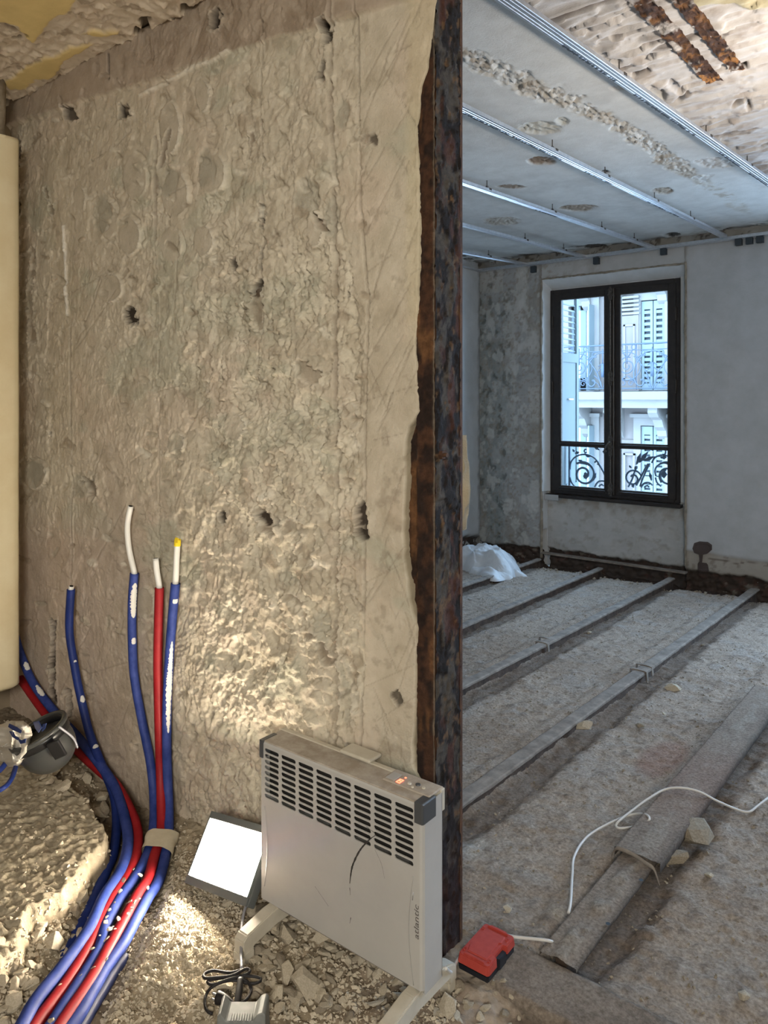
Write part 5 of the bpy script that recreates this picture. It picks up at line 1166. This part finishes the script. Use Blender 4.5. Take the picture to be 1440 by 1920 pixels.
# cream cantilever feet, each on a down-turned block
def foot(x, back):
    bm = bmesh.new(); w = .038
    side = [(-.125, -.055), (-.125, -.014), (-.110, -.002), (-.02, .012), (DP+.02, .012), (DP+.06, -.004), (DP+.078, -.015), (DP+.078, -.052), (DP+.05, -.052), (DP+.045, -.035), (.0, -.030), (-.085, -.042), (-.092, -.055)]
    a = [bm.verts.new((x-w/2, y, z-.004)) for y, z in side]; b = [bm.verts.new((x+w/2, y, z-.004)) for y, z in side]; n = len(side)
    bm.faces.new(a); bm.faces.new(b[::-1])
    for i in range(n): bm.faces.new((a[i], b[i], b[(i+1) % n], a[(i+1) % n]))
    bmesh.ops.recalc_face_normals(bm, faces=bm.faces)
    bmesh.ops.bevel(bm, geom=bm.edges[:], offset=.003, segments=2, affect='EDGES'); o = hp(finish(bm, 'foot', M['foot']))
    bm = bmesh.new(); add_box(bm, x-.021, x+.021, -.128, -.084, -.085, -.046); bmesh.ops.bevel(bm, geom=bm.edges[:], offset=.005, segments=2, affect='EDGES')
    q = finish(bm, 'foot_block', M['foot']); q.parent = o
    bm = bmesh.new(); add_box(bm, x-.016, x+.016, DP+.045, DP+.08, -.085, -.050); bmesh.ops.bevel(bm, geom=bm.edges[:], offset=.005, segments=2, affect='EDGES')
    q = finish(bm, 'foot_block', M['foot']); q.parent = o; return o
foot(.052, True); foot(W-.026, True)

# ---- flood lamp standing tilted on the rubble ------------------------------------------------
lamp = empty('flood_lamp', (-1.83, 1.47, .03)); tag(lamp, 'glowing square work lamp tilted back on the rubble, left of the heater', 'lamp')
c00, c10, c01 = at_y(357, 1640, 1.405), at_y(465, 1681, 1.405), at_y(393, 1535, 1.50)
ux = (c10-c00); LW = ux.length; ux.normalize(); uz = c01-c00; uz = uz-ux*uz.dot(ux); LH = uz.length; uz.normalize(); ny = ux.cross(uz)     # points away from the camera
LM = Matrix(((ux.x, ny.x*-1, uz.x, c00.x), (ux.y, ny.y*-1, uz.y, c00.y), (ux.z, ny.z*-1, uz.z, c00.z), (0, 0, 0, 1)))
LM = Matrix(((ux.x, -(-ny.x), uz.x, c00.x), (ux.y, -(-ny.y), uz.y, c00.y), (ux.z, -(-ny.z), uz.z, c00.z), (0, 0, 0, 1)))
sgn = 1 if ny.y < 0 else -1                              # direction of 'front' along local y
def lbox(name, x0, x1, y0, y1, z0, z1, m, bev=0):
    if sgn > 0: y0, y1 = -y1, -y0
    return P_(box(name, x0, x1, y0, y1, z0, z1, m, None, bev, LM), lamp)
# y grows away from the viewer
lbox('lamp_housing', -.008, LW+.008, .003, .032, -.024, LH+.022, M['lamp_body'], .003)
for (a, b, c, d) in ((-.008, LW+.008, -.024, -.002), (-.008, LW+.008, LH+.002, LH+.022), (-.008, -.002, -.002, LH+.002), (LW+.002, LW+.008, -.002, LH+.002)): lbox('bezel', a, b, -.006, .003, c, d, M['lamp_body'], .001)
lbox('diffuser', 0, LW, -.001, .002, 0, LH, M['lamp_face'])
for k in range(7): lbox('cooling_fin', LW*(.15+.11*k), LW*(.15+.11*k)+.004, .032, .05, .02, LH-.02, M['lamp_body'])
P_(tube('stand_bracket', [LM @ Vector((-.012, 0, LH*.5)), LM @ Vector((-.012, .07*(-sgn), LH*.3)), Vector((c00.x-.01, c00.y+.15, -.01)), Vector((c10.x+.01, c10.y+.13, .0)), LM @ Vector((LW+.012, .07*(-sgn), LH*.3)), LM @ Vector((LW+.012, 0, LH*.5))], .005, M['lamp_body'], None, .01, 8), lamp)

# ---- black lamp cable, coiled, with its plug -------------------------------------------------------
cab = empty('coiled_cable', at_z(435, 1830, .02)); tag(cab, 'thin black and grey mains cable of the lamp, coiled with its plug in the rubble', 'cable')
def g(px, py, z): return at_z(px, py, z)
P_(tube('grey_lead', [g(492,1650,.09), g(484,1668,.08), g(470,1682,.07), g(459,1705,.06), g(453,1740,.05), g(452,1780,.045), g(453,1818,.05)], .0042, M['cable_grey'], None, .008, 8), cab)
P_(tube('coil_loops', [g(455,1818,.05), g(430,1824,.045), g(400,1820,.04), g(383,1826,.04), g(384,1834,.042), g(405,1833,.045), g(435,1829,.05), g(462,1816,.052), g(469,1822,.05), g(455,1829,.048), g(425,1833,.044), g(395,1837,.04), g(389,1842,.04), g(400,1846,.042), g(430,1836,.048), g(460,1830,.046), g(486,1833,.04), g(488,1840,.038), g(470,1844,.038), g(440,1838,.044), g(412,1843,.044), g(392,1856,.035), g(384,1875,.03), g(388,1895,.025), g(402,1902,.022)], .0036, M['cable_black'], None, .006, 8), cab)
P_(tube('coil_ring', [g(452,1833,.048), g(466,1843,.04), g(471,1858,.035), g(462,1874,.035), g(445,1882,.035), g(430,1880,.035)], .0036, M['cable_black'], None, .006, 8), cab)
P_(tube('strain_relief', [g(451,1836,.05), g(448,1860,.045), g(444,1885,.04), g(440,1897,.035)], lambda t: .0085-.002*abs(t-.5), M['cable_black'], None, .006, 10), cab)
P_(tube('plug', [g(409,1871,.04), g(420,1874,.042), g(434,1882,.04), g(441,1890,.035)], lambda t: .015-.009*t, M['cable_black'], None, .005, 12), cab)
for dy in (-4, 7): P_(tube('plug_pin', [g(398,1866+dy,.04), g(409,1870+dy,.042)], .0024, M['galv'], None, .005, 8), cab)

# ---- grey tool body cut by the lower edge of the picture -----------------------------------------------
tl = empty('tool_base', at_z(449, 1915, .03)); tag(tl, 'grey notched plastic tool body lying at the very bottom in front of the coiled cable', 'tool')
tb = at_z(449, 1930, .035); d_ = Vector((R3[0], R3[1], 0)); Tm = Matrix.Translation(tb) @ Matrix.Rotation(YAW, 4, 'Z')
bm = bmesh.new(); prism(bm, [(-.058, -.06), (-.052, .030), (-.046, .036), (-.032, .018), (.030, .018), (.042, .034), (.054, .038), (.060, .032), (.062, -.06)], .06, Tm); bmesh.ops.recalc_face_normals(bm, faces=bm.faces)
bmesh.ops.bevel(bm, geom=bm.edges[:], offset=.002, segments=1, affect='EDGES'); P_(finish(bm, 'tool_housing', M['tool']), tl)
for x in (-.047, .050): P_(box('rubber_insert', x-.009, x+.010, -.004, .0, -.05, .008, M['cable_black'], None, .001, Tm), tl)
for k in range(9): P_(box('grip_tooth', -.024+k*.006, -.0205+k*.006, -.002, .02, .018, .0215, M['tool'], None, 0, Tm), tl)

# ---- small red case ------------------------------------------------------------------------------------------
case = empty('bit_case', (-1.008, 1.645, .012), math.radians(2)); tag(case, 'small red case with a black base and latch, on the threshold plate by the post', 'case')
def cprism(name, poly, z0, z1, m, bev=.002, inset=0.0):
    bm = bmesh.new(); a = [bm.verts.new((x, y, z0)) for x, y in poly]; cx = sum(p[0] for p in poly)/len(poly); cy = sum(p[1] for p in poly)/len(poly)
    b = [bm.verts.new((cx+(x-cx)*(1-inset), cy+(y-cy)*(1-inset), z1)) for x, y in poly]; n = len(poly); bm.faces.new(a[::-1]); bm.faces.new(b)
    for i in range(n): bm.faces.new((a[i], a[(i+1) % n], b[(i+1) % n], b[i]))
    bmesh.ops.recalc_face_normals(bm, faces=bm.faces)
    if bev: bmesh.ops.bevel(bm, geom=bm.edges[:], offset=bev, segments=2, affect='EDGES')
    o = finish(bm, name, m); o.parent = case; return o
CWd, CLn = .096, .150      # x: -CWd..0 ; y: 0..CLn ; the latch is on the +x side
cprism('case_base', [(-CWd+.003, .003), (-.003, .003), (-.003, CLn-.003), (-CWd+.003, CLn-.003)], 0, .020, M['case_black'], .004)
cprism('case_lid', [(-CWd, .006), (-CWd+.006, 0), (-.006, 0), (0, .006), (0, .046), (-.011, .050), (-.011, .098), (0, .102), (0, CLn-.006), (-.006, CLn), (-CWd+.006, CLn), (-CWd, CLn-.006)], .020, .043, M['case_red'], .002, .06)
cprism('lid_plateau', [(-CWd+.020, .022), (-.020, .022), (-.016, .048), (-.022, .052), (-.022, .096), (-.016, .100), (-.020, CLn-.022), (-CWd+.020, CLn-.022), (-CWd+.012, CLn-.045), (-CWd+.012, .045)], .0425, .0455, M['case_red'], .001, .05)
for (y0, y1) in ((.007, .016), (CLn-.016, CLn-.007)): cprism('lid_ridge', [(-CWd+.016, y0), (-.016, y0), (-.024, y1), (-CWd+.024, y1)], .0425, .0475, M['case_red'], .001, .05)
for x, y in ((-CWd+.010, .020), (-.013, .020), (-CWd+.010, CLn-.034), (-.013, CLn-.034)):
    for k in range(2): cprism('lid_rib', [(x-.002, y+k*.008), (x+.004, y+k*.008), (x+.004, y+k*.008+.003), (x-.002, y+k*.008+.003)], .0425, .0455, M['case_red'], 0)
cprism('latch', [(-.012, .053), (.002, .056), (.002, .092), (-.012, .095)], .006, .034, M['case_black'], .002)

# ---- white mains cable over the beam -------------------------------------------------------------------------
wc = empty('white_cable', at_z(1075, 1640, -.02)); tag(wc, 'thin white mains cable looping from the heater past the red case and over the beam', 'cable')
P_(tube('cable_run', [Vector((-1.06, 1.53, .10)), g(846,1822,.05), g(858,1800,.03), g(880,1778,.012), g(930,1754,.012), g(975,1758,.012), g(1024,1763,.022), g(1040,1768,.0)], .0042, M['cable_white'], None, .008, 10), wc)
P_(tube('cable_run', [g(1066,1712,.01), g(1070,1690,.012), g(1073,1640,-.015), g(1077,1605,-.02), g(1100,1570,-.02), g(1140,1545,-.015), g(1185,1527,.0), g(1212,1528,.03), g(1217,1538,.03), g(1200,1548,.01), g(1165,1553,.0), g(1155,1549,.0), g(1160,1540,.01), g(1185,1520,.02), g(1215,1498,.035), g(1245,1481,.045), g(1275,1477,.052), g(1310,1484,.048), g(1345,1502,.02), g(1385,1519,-.015), g(1405,1522,-.02), g(1422,1510,-.015), g(1445,1493,-.01), g(1490,1465,-.015)], .0042, M['cable_white'], None, .008, 10), wc)

# ---- white sheet heap at the far left --------------------------------------------------------------------------
sheet = empty('plastic_sheet', (-3.55, 5.85, -.03)); tag(sheet, 'crumpled white plastic sheet heaped on the floor below the narrow left wall', 'sheet')
def cloth(name, cx, cy, rx, ry, hh, zb, seed, m, n=70, fold=.35, sq=1.0):
    U, V_ = np.meshgrid(np.linspace(-1, 1, n), np.linspace(-1, 1, n), indexing='ij'); r = np.sqrt(U*U+V_*V_); a = np.arctan2(V_, U)
    k = 1+.22*np.sin(a*3+seed)+.10*np.sin(a*7+seed*2); rr_ = np.maximum(np.abs(U), np.abs(V_)); s = np.where(r > 0, rr_/np.maximum(r, 1e-6), 0)
    X = U*s*k; Y = V_*s*k; q = np.clip(1-rr_**2, 0, 1)**.7
    f = ridge(X*1.3+seed, Y*1.3, 4, seed % 5)-.3; Z = hh*(q*(1+fold*f)+.10*facets(X*2.6+seed, Y*2.6, seed % 4)*q)
    return np_mesh(name, np.stack([cx+X*rx, cy+Y*ry, zb+np.maximum(Z, 0)], -1).reshape(-1, 3), grid_faces(n, n))
P_(link('sheet_folds', cloth('sheet_folds', -3.66, 5.90, .36, .30, .20, -.04, 3, None, 90, .35), None, M['bag_w'], True), sheet)
P_(link('sheet_edge', cloth('sheet_edge', -3.50, 5.74, .30, .18, .09, -.04, 5, None, 60, .5), None, M['bag_w'], True), sheet)

# ---- hood and plastic bag in the left corner ---------------------------------------------------------------------
hc = at_y(88, 1398, 1.30); hood = empty('dust_hood', hc); tag(hood, 'dark grey rounded plastic hood lying on rubble below the duct, by the creased bag', 'hood')
bm = bmesh.new(); bmesh.ops.create_uvsphere(bm, u_segments=30, v_segments=20, radius=1)
for v in list(bm.verts):
    if v.co.z > .42: v.co.z = .42
HM = Matrix.Translation(hc) @ Matrix.Rotation(YAW, 4, 'Z') @ Matrix.Rotation(math.radians(-24), 4, 'Y') @ Matrix.Rotation(math.radians(12), 4, 'X')
for v in bm.verts: v.co = HM @ Vector((v.co.x*.098, v.co.y*.085, v.co.z*.095))
P_(finish(bm, 'hood_shell', M['hood'], None, True), hood)
def ring(name, rx, ry, z0, z1, m, t=.008):
    n = 36; V = []
    for (s, z) in ((1, z0), (1, z1), (1-t/rx, z1), (1-t/rx, z0)):
        for k in range(n): a = 2*math.pi*k/n; V.append(tuple(HM @ Vector((rx*s*math.cos(a), ry*s*math.sin(a), z))))
    Fq = [[j*n+k, j*n+(k+1) % n, ((j+1) % 4)*n+(k+1) % n, ((j+1) % 4)*n+k] for j in range(4) for k in range(n)]; return P_(link(name, np_mesh(name, np.array(V), np.array(Fq)), None, m), hood)
ring('hood_rim', .101, .089, .030, .062, M['hood_band'], .012); ring('rim_lip', .105, .093, .056, .070, M['hood'], .014)
P_(box('hinge_plate', .055, .100, -.092, -.080, -.02, .045, M['hood_band'], None, .004, HM), hood)
P_(tube('clear_strip', [HM @ Vector((.102, -.05, .07)), HM @ Vector((.112, -.03, .0)), HM @ Vector((.10, -.02, -.05))], .004, M['cable_grey'], None, .01, 6), hood)
bc = at_y(28, 1385, 1.22); bag = empty('plastic_bag', bc); tag(bag, 'creased beige plastic bag with dark blue print hanging over the rubble at the left edge', 'bag')
def bagmesh():
    n = 90; PX, PY = np.meshgrid(np.linspace(-30, 62, n), np.linspace(1350, 1440, n), indexing='ij')
    sd = poly_sd(PX, PY, [(-30,1372),(0,1358),(22,1350),(45,1351),(58,1362),(62,1378),(57,1388),(56,1405),(48,1425),(34,1438),(15,1438),(8,1430),(-10,1425),(-30,1420)])
    f = 1.6*ridge(PX/38, PY/34, 2, 3)-.3+.35*facets(PX/22, PY/30, 2); b = np.clip(sd/14, 0, 1)**.6; Y = 1.235-.045*b-.022*f*b
    k0 = (PX-CX)/F; kx = k0*R3[0]+F3[0]; ky = k0*R3[1]+F3[1]; D = Y/ky; V = np.stack([kx*D, Y, EYE-(PY-HY)/F*D], -1)
    Fq = grid_faces(n, n); keep = (sd.ravel()[Fq] > 0).all(1); return np_mesh('bag_film', V.reshape(-1, 3), Fq[keep][:, ::-1])
bo = P_(link('bag_film', bagmesh(), None, M['bag_c'], True), bag)
sm = bo.modifiers.new('thickness', 'SOLIDIFY'); sm.thickness = .0015
bo2 = P_(link('bag_fold', cloth('bag_fold', 0, 0, .045, .045, .05, 0, 7, None, 40, 1.2), None, M['bag_c'], True), bag); bo2.matrix_world = Matrix.Translation(at_y(76, 1372, 1.27)) @ Matrix.Rotation(YAW, 4, 'Z') @ Matrix.Rotation(1.2, 4, 'X')
def print_patch(pts, Y):
    bm = bmesh.new(); vs = [at_y(x, y, Y) for x, y in pts]; a = [bm.verts.new(v) for v in vs]; b = [bm.verts.new(v+Vector((0, .002, 0))) for v in vs]; n = len(vs); bm.faces.new(a); bm.faces.new(b[::-1])
    for i in range(n): bm.faces.new((a[i], b[i], b[(i+1) % n], a[(i+1) % n]))
    bmesh.ops.recalc_face_normals(bm, faces=bm.faces); P_(finish(bm, 'blue_print', M['bag_blue']), bag)
print_patch([(17,1357),(30,1363),(40,1370),(38,1375),(24,1369),(15,1363)], 1.166); print_patch([(17,1371),(24,1372),(28,1380),(36,1384),(33,1388),(23,1382)], 1.166); print_patch([(33,1385),(40,1388),(48,1385),(47,1393),(38,1395)], 1.17); print_patch([(62,1354),(72,1352),(78,1364),(72,1374),(66,1366)], 1.215); print_patch([(80,1358),(87,1356),(84,1366),(78,1372)], 1.215)
st = tube('blue_strap', [at_y(30, 1436, 1.22), at_y(24, 1455, 1.18), at_y(15, 1470, 1.15), at_y(2, 1480, 1.12), at_y(-20, 1490, 1.1)], .008, M['blue'], None, .01, 8); P_(st, bag); st['label'] = 'blue drawstring strap'
P_(tube('blue_strap', [at_y(10, 1432, 1.24), at_y(2, 1442, 1.22), at_y(-8, 1450, 1.2)], .010, M['blue'], None, .01, 8), bag)

# ---- stones -----------------------------------------------------------------------------------------------------------
bases = [rock_mesh('stone', 100+i, random.uniform(.9, 1.3), random.uniform(.8, 1.1), random.uniform(.35, .75), 14) for i in range(14)]
for i, b in enumerate(bases): b.materials.append(M['stone'] if i % 5 else M['stone_dark'])
rs = random.Random(21)
def place_stone(x, y, s, parent, mesh=None, name='stone', sink=.25, z=None):
    me = mesh or rs.choice(bases); o = bpy.data.objects.new(name, me); COL.objects.link(o)
    o.scale = (s, s*rs.uniform(.7, 1.1), s*rs.uniform(.6, 1)); o.rotation_euler = (rs.gauss(0, .35), rs.gauss(0, .35), rs.uniform(0, 6.28)); o.location = (x, y, (gz(x, y) if z is None else z)+s*.3*(1-sink))
    if parent is not None: o.parent = parent
    return o
# rubble chips on the near ground: behind the pipes, under the heater, round the cable
def zone(n, pxs, pys, s0, s1, parent=None, ok=None):
    c = 0
    while c < n:
        px, py = rs.uniform(*pxs), rs.uniform(*pys)
        if ok and not ok(px, py): continue
        p = at_z(px, py, 0)
        if p.y > 1.60 and p.x < XP: continue
        place_stone(p.x, p.y, rs.uniform(s0, s1)*rs.uniform(.6, 1.2), parent or floor_near); c += 1
zone(70, (470, 640), (1700, 1880), .030, .065)
zone(30, (600, 760), (1790, 1915), .025, .055)
zone(34, (10, 240), (1400, 1520), .04, .085, None, lambda a, b: b > 1395+a*.1)
zone(22, (60, 210), (1660, 1800), .03, .07, None, lambda a, b: abs((b-1660)-(200-a)*1.05) < 45)
zone(26, (0, 60), (1810, 1920), .03, .06)
zone(22, (370, 560), (1830, 1915), .025, .055)
zone(26, (820, 990), (1840, 1918), .02, .045)
zone(30, (255, 400), (1600, 1700), .014, .03)
for (px, py, s) in ((570,1860,.10),(540,1765,.085),(610,1800,.06),(840,1900,.085),(600,1765,.06),(510,1745,.08),(430,1700,.05)):
    p = at_z(px, py, .0); place_stone(p.x, p.y, s, floor_near, sink=.0)
# little crumbs: one joined mesh
def crumbs(name, n, fn, s0, s1, parent, m, seed):
    r = np.random.default_rng(seed); src = []
    for i in range(6):
        me = rock_mesh('c', 300+i, 1.1, .9, .7, 8); v = np.empty(len(me.vertices)*3); me.vertices.foreach_get('co', v)
        me.calc_loop_triangles(); f = np.empty(len(me.loop_triangles)*3, dtype=np.int32); me.loop_triangles.foreach_get('vertices', f); src.append((v.reshape(-1, 3), f.reshape(-1, 3))); bpy.data.meshes.remove(me)
    X, Y = fn(n, r); 
    H1, _ = ground_near(X, Y); H2, _ = ground_far(X, Y); bl = sst(-1.22, -1.05, X+.04*fbm(X*8, Y*8, 3, 1))*sst(1.25, 1.7, Y)
    Z = np.where(Y > 1.77, H2+.02*sst(2.0, 1.77, Y), H1*(1-bl)+(H2+.02)*bl)
    S = s0+(s1-s0)*r.random(len(X))**2.2; A = r.random(len(X))*6.28; K = r.integers(0, 6, len(X)); Vs, Fs = [], []; off = 0
    for k in range(6):
        id_ = np.where(K == k)[0]; v, f = src[k]; c, s = np.cos(A[id_]), np.sin(A[id_]); tilt = r.normal(0, .5, len(id_))
        x = v[None, :, 0]*c[:, None]-v[None, :, 1]*s[:, None]; y = v[None, :, 0]*s[:, None]+v[None, :, 1]*c[:, None]; z = v[None, :, 2]+x*tilt[:, None]*.4
        P = np.stack([x*S[id_, None]+X[id_, None], y*S[id_, None]+Y[id_, None], z*S[id_, None]+Z[id_, None]+S[id_, None]*.15], -1); Vs.append(P.reshape(-1, 3))
        Fs.append((f[None]+(np.arange(len(id_))*len(v))[:, None, None]+off).reshape(-1, 3)); off += len(id_)*len(v)
    o = link(name, np_mesh(name, np.vstack(Vs), np.vstack(Fs), smooth=False), parent, m); o['kind'] = 'stuff'; return o
def unproj(PX, PY):
    d = EYE*F/(PY-HY); l = (PX-CX)/F*d; return l*R3[0]+d*F3[0], l*R3[1]+d*F3[1]
def near_spread(n, r):
    PX = r.random(n*3)*860; PY = 1370+r.random(n*3)*550; X, Y = unproj(PX, PY); k = (Y < 1.61) & (Y > .72); 
    slab = poly_sd(PX, PY, [(-160,1440),(60,1452),(150,1505),(206,1585),(206,1605),(150,1672),(126,1712),(62,1745),(38,1800),(0,1850),(-160,1930)]) > 5
    pipes = seg_dist(PX, PY, [(230,1480),(262,1600),(215,1740),(110,1920)]) < 52
    k &= ~(slab & (r.random(n*3) > .12)) & ~(pipes & (r.random(n*3) > .10)); return X[k][:n], Y[k][:n]
crumbs('gravel', 7500, near_spread, .004, .022, floor_near, M['stone'], 5)
def mound_spread(n, r):
    PX = 330+r.normal(0, 75, n*2); PY = 1740+r.normal(0, 70, n*2); X, Y = unproj(PX, PY); k = (Y < 1.60) & (Y > .72) & (PX > 250-(PY-1650)*.55) & (PX < 470); return X[k][:n], Y[k][:n]
crumbs('gravel', 5000, mound_spread, .004, .013, floor_near, M['stone'], 6)
def far_spread(n, r):
    X = -3.9+r.random(n)*4.0; Y = 1.8+r.random(n)**1.5*4.6; return X, Y
crumbs('dust_crumbs', 9000, far_spread, .003, .016, floor_far, M['stone_dark'], 7)
def rot_spread(n, r):
    X = -4.0+r.random(n)*3.4; Y = 6.15+r.random(n)*.38; return X, Y
crumbs('debris', 900, rot_spread, .006, .04, floor_far, M['stone_dark'], 8)
# plaster grains lying on the pipes
def on_pipes():
    V = []
    for (px, py) in [(232,1650),(225,1670),(215,1690),(205,1705),(201,1718),(199,1728),(215,1740),(205,1742),(187,1752),(200,1760),(243,1690),(247,1700),(262,1640),(277,1664),(253,1690),(245,1705),(240,1712),(262,1683),(172,1778),(175,1813),(152,1826),(200,1797),(112,1845),(222,1722),(96,1912),(212,1735),(250,1628)]:
        V.append(g(px, py, .035))
    return V
for p in on_pipes(): place_stone(p.x, p.y, rs.uniform(.010, .024), floor_near, bases[rs.randint(0, 3)+1], 'stone', z=.018+PR*.7)
rock = place_stone(*at_z(1097, 1372, -.03).xy, .100, None, rock_mesh('rock', 55, 1.0, .9, .7, 22), 'rock', z=-.03); rock.data.materials.append(M['stone']); tag(rock, 'single pale broken stone lying beside the fourth joist on the dusty floor', 'stone')
r2 = place_stone(*at_z(1303, 1570, -.02).xy, .17, None, rock_mesh('rock', 61, .9, 1.3, .6, 26), 'rock', z=-.035); r2.data.materials.append(M['far_plaster'] if False else M['stone_dark']); r2.rotation_euler = (0, 0, .2); tag(r2, 'large grey mortar chunk leaning against the right side of the boxed beam', 'stone')
r3 = place_stone(*at_z(1262, 1612, -.02).xy, .10, None, rock_mesh('rock', 63, .8, 1.3, .6, 22), 'rock', z=-.035); r3.data.materials.append(M['stone_dark']); tag(r3, 'smaller grey mortar chunk beside the sleeve end of the boxed beam', 'stone')
for px, py, s in ((1105,1178,.05),(1318,1202,.04),(1245,1335,.03),(1262,1290,.09),(950,1705,.035),(1395,1865,.05),(1200,1362,.05),(1330,1640,.04)):
    p = at_z(px, py, -.02); place_stone(p.x, p.y, s, floor_far, sink=.5)
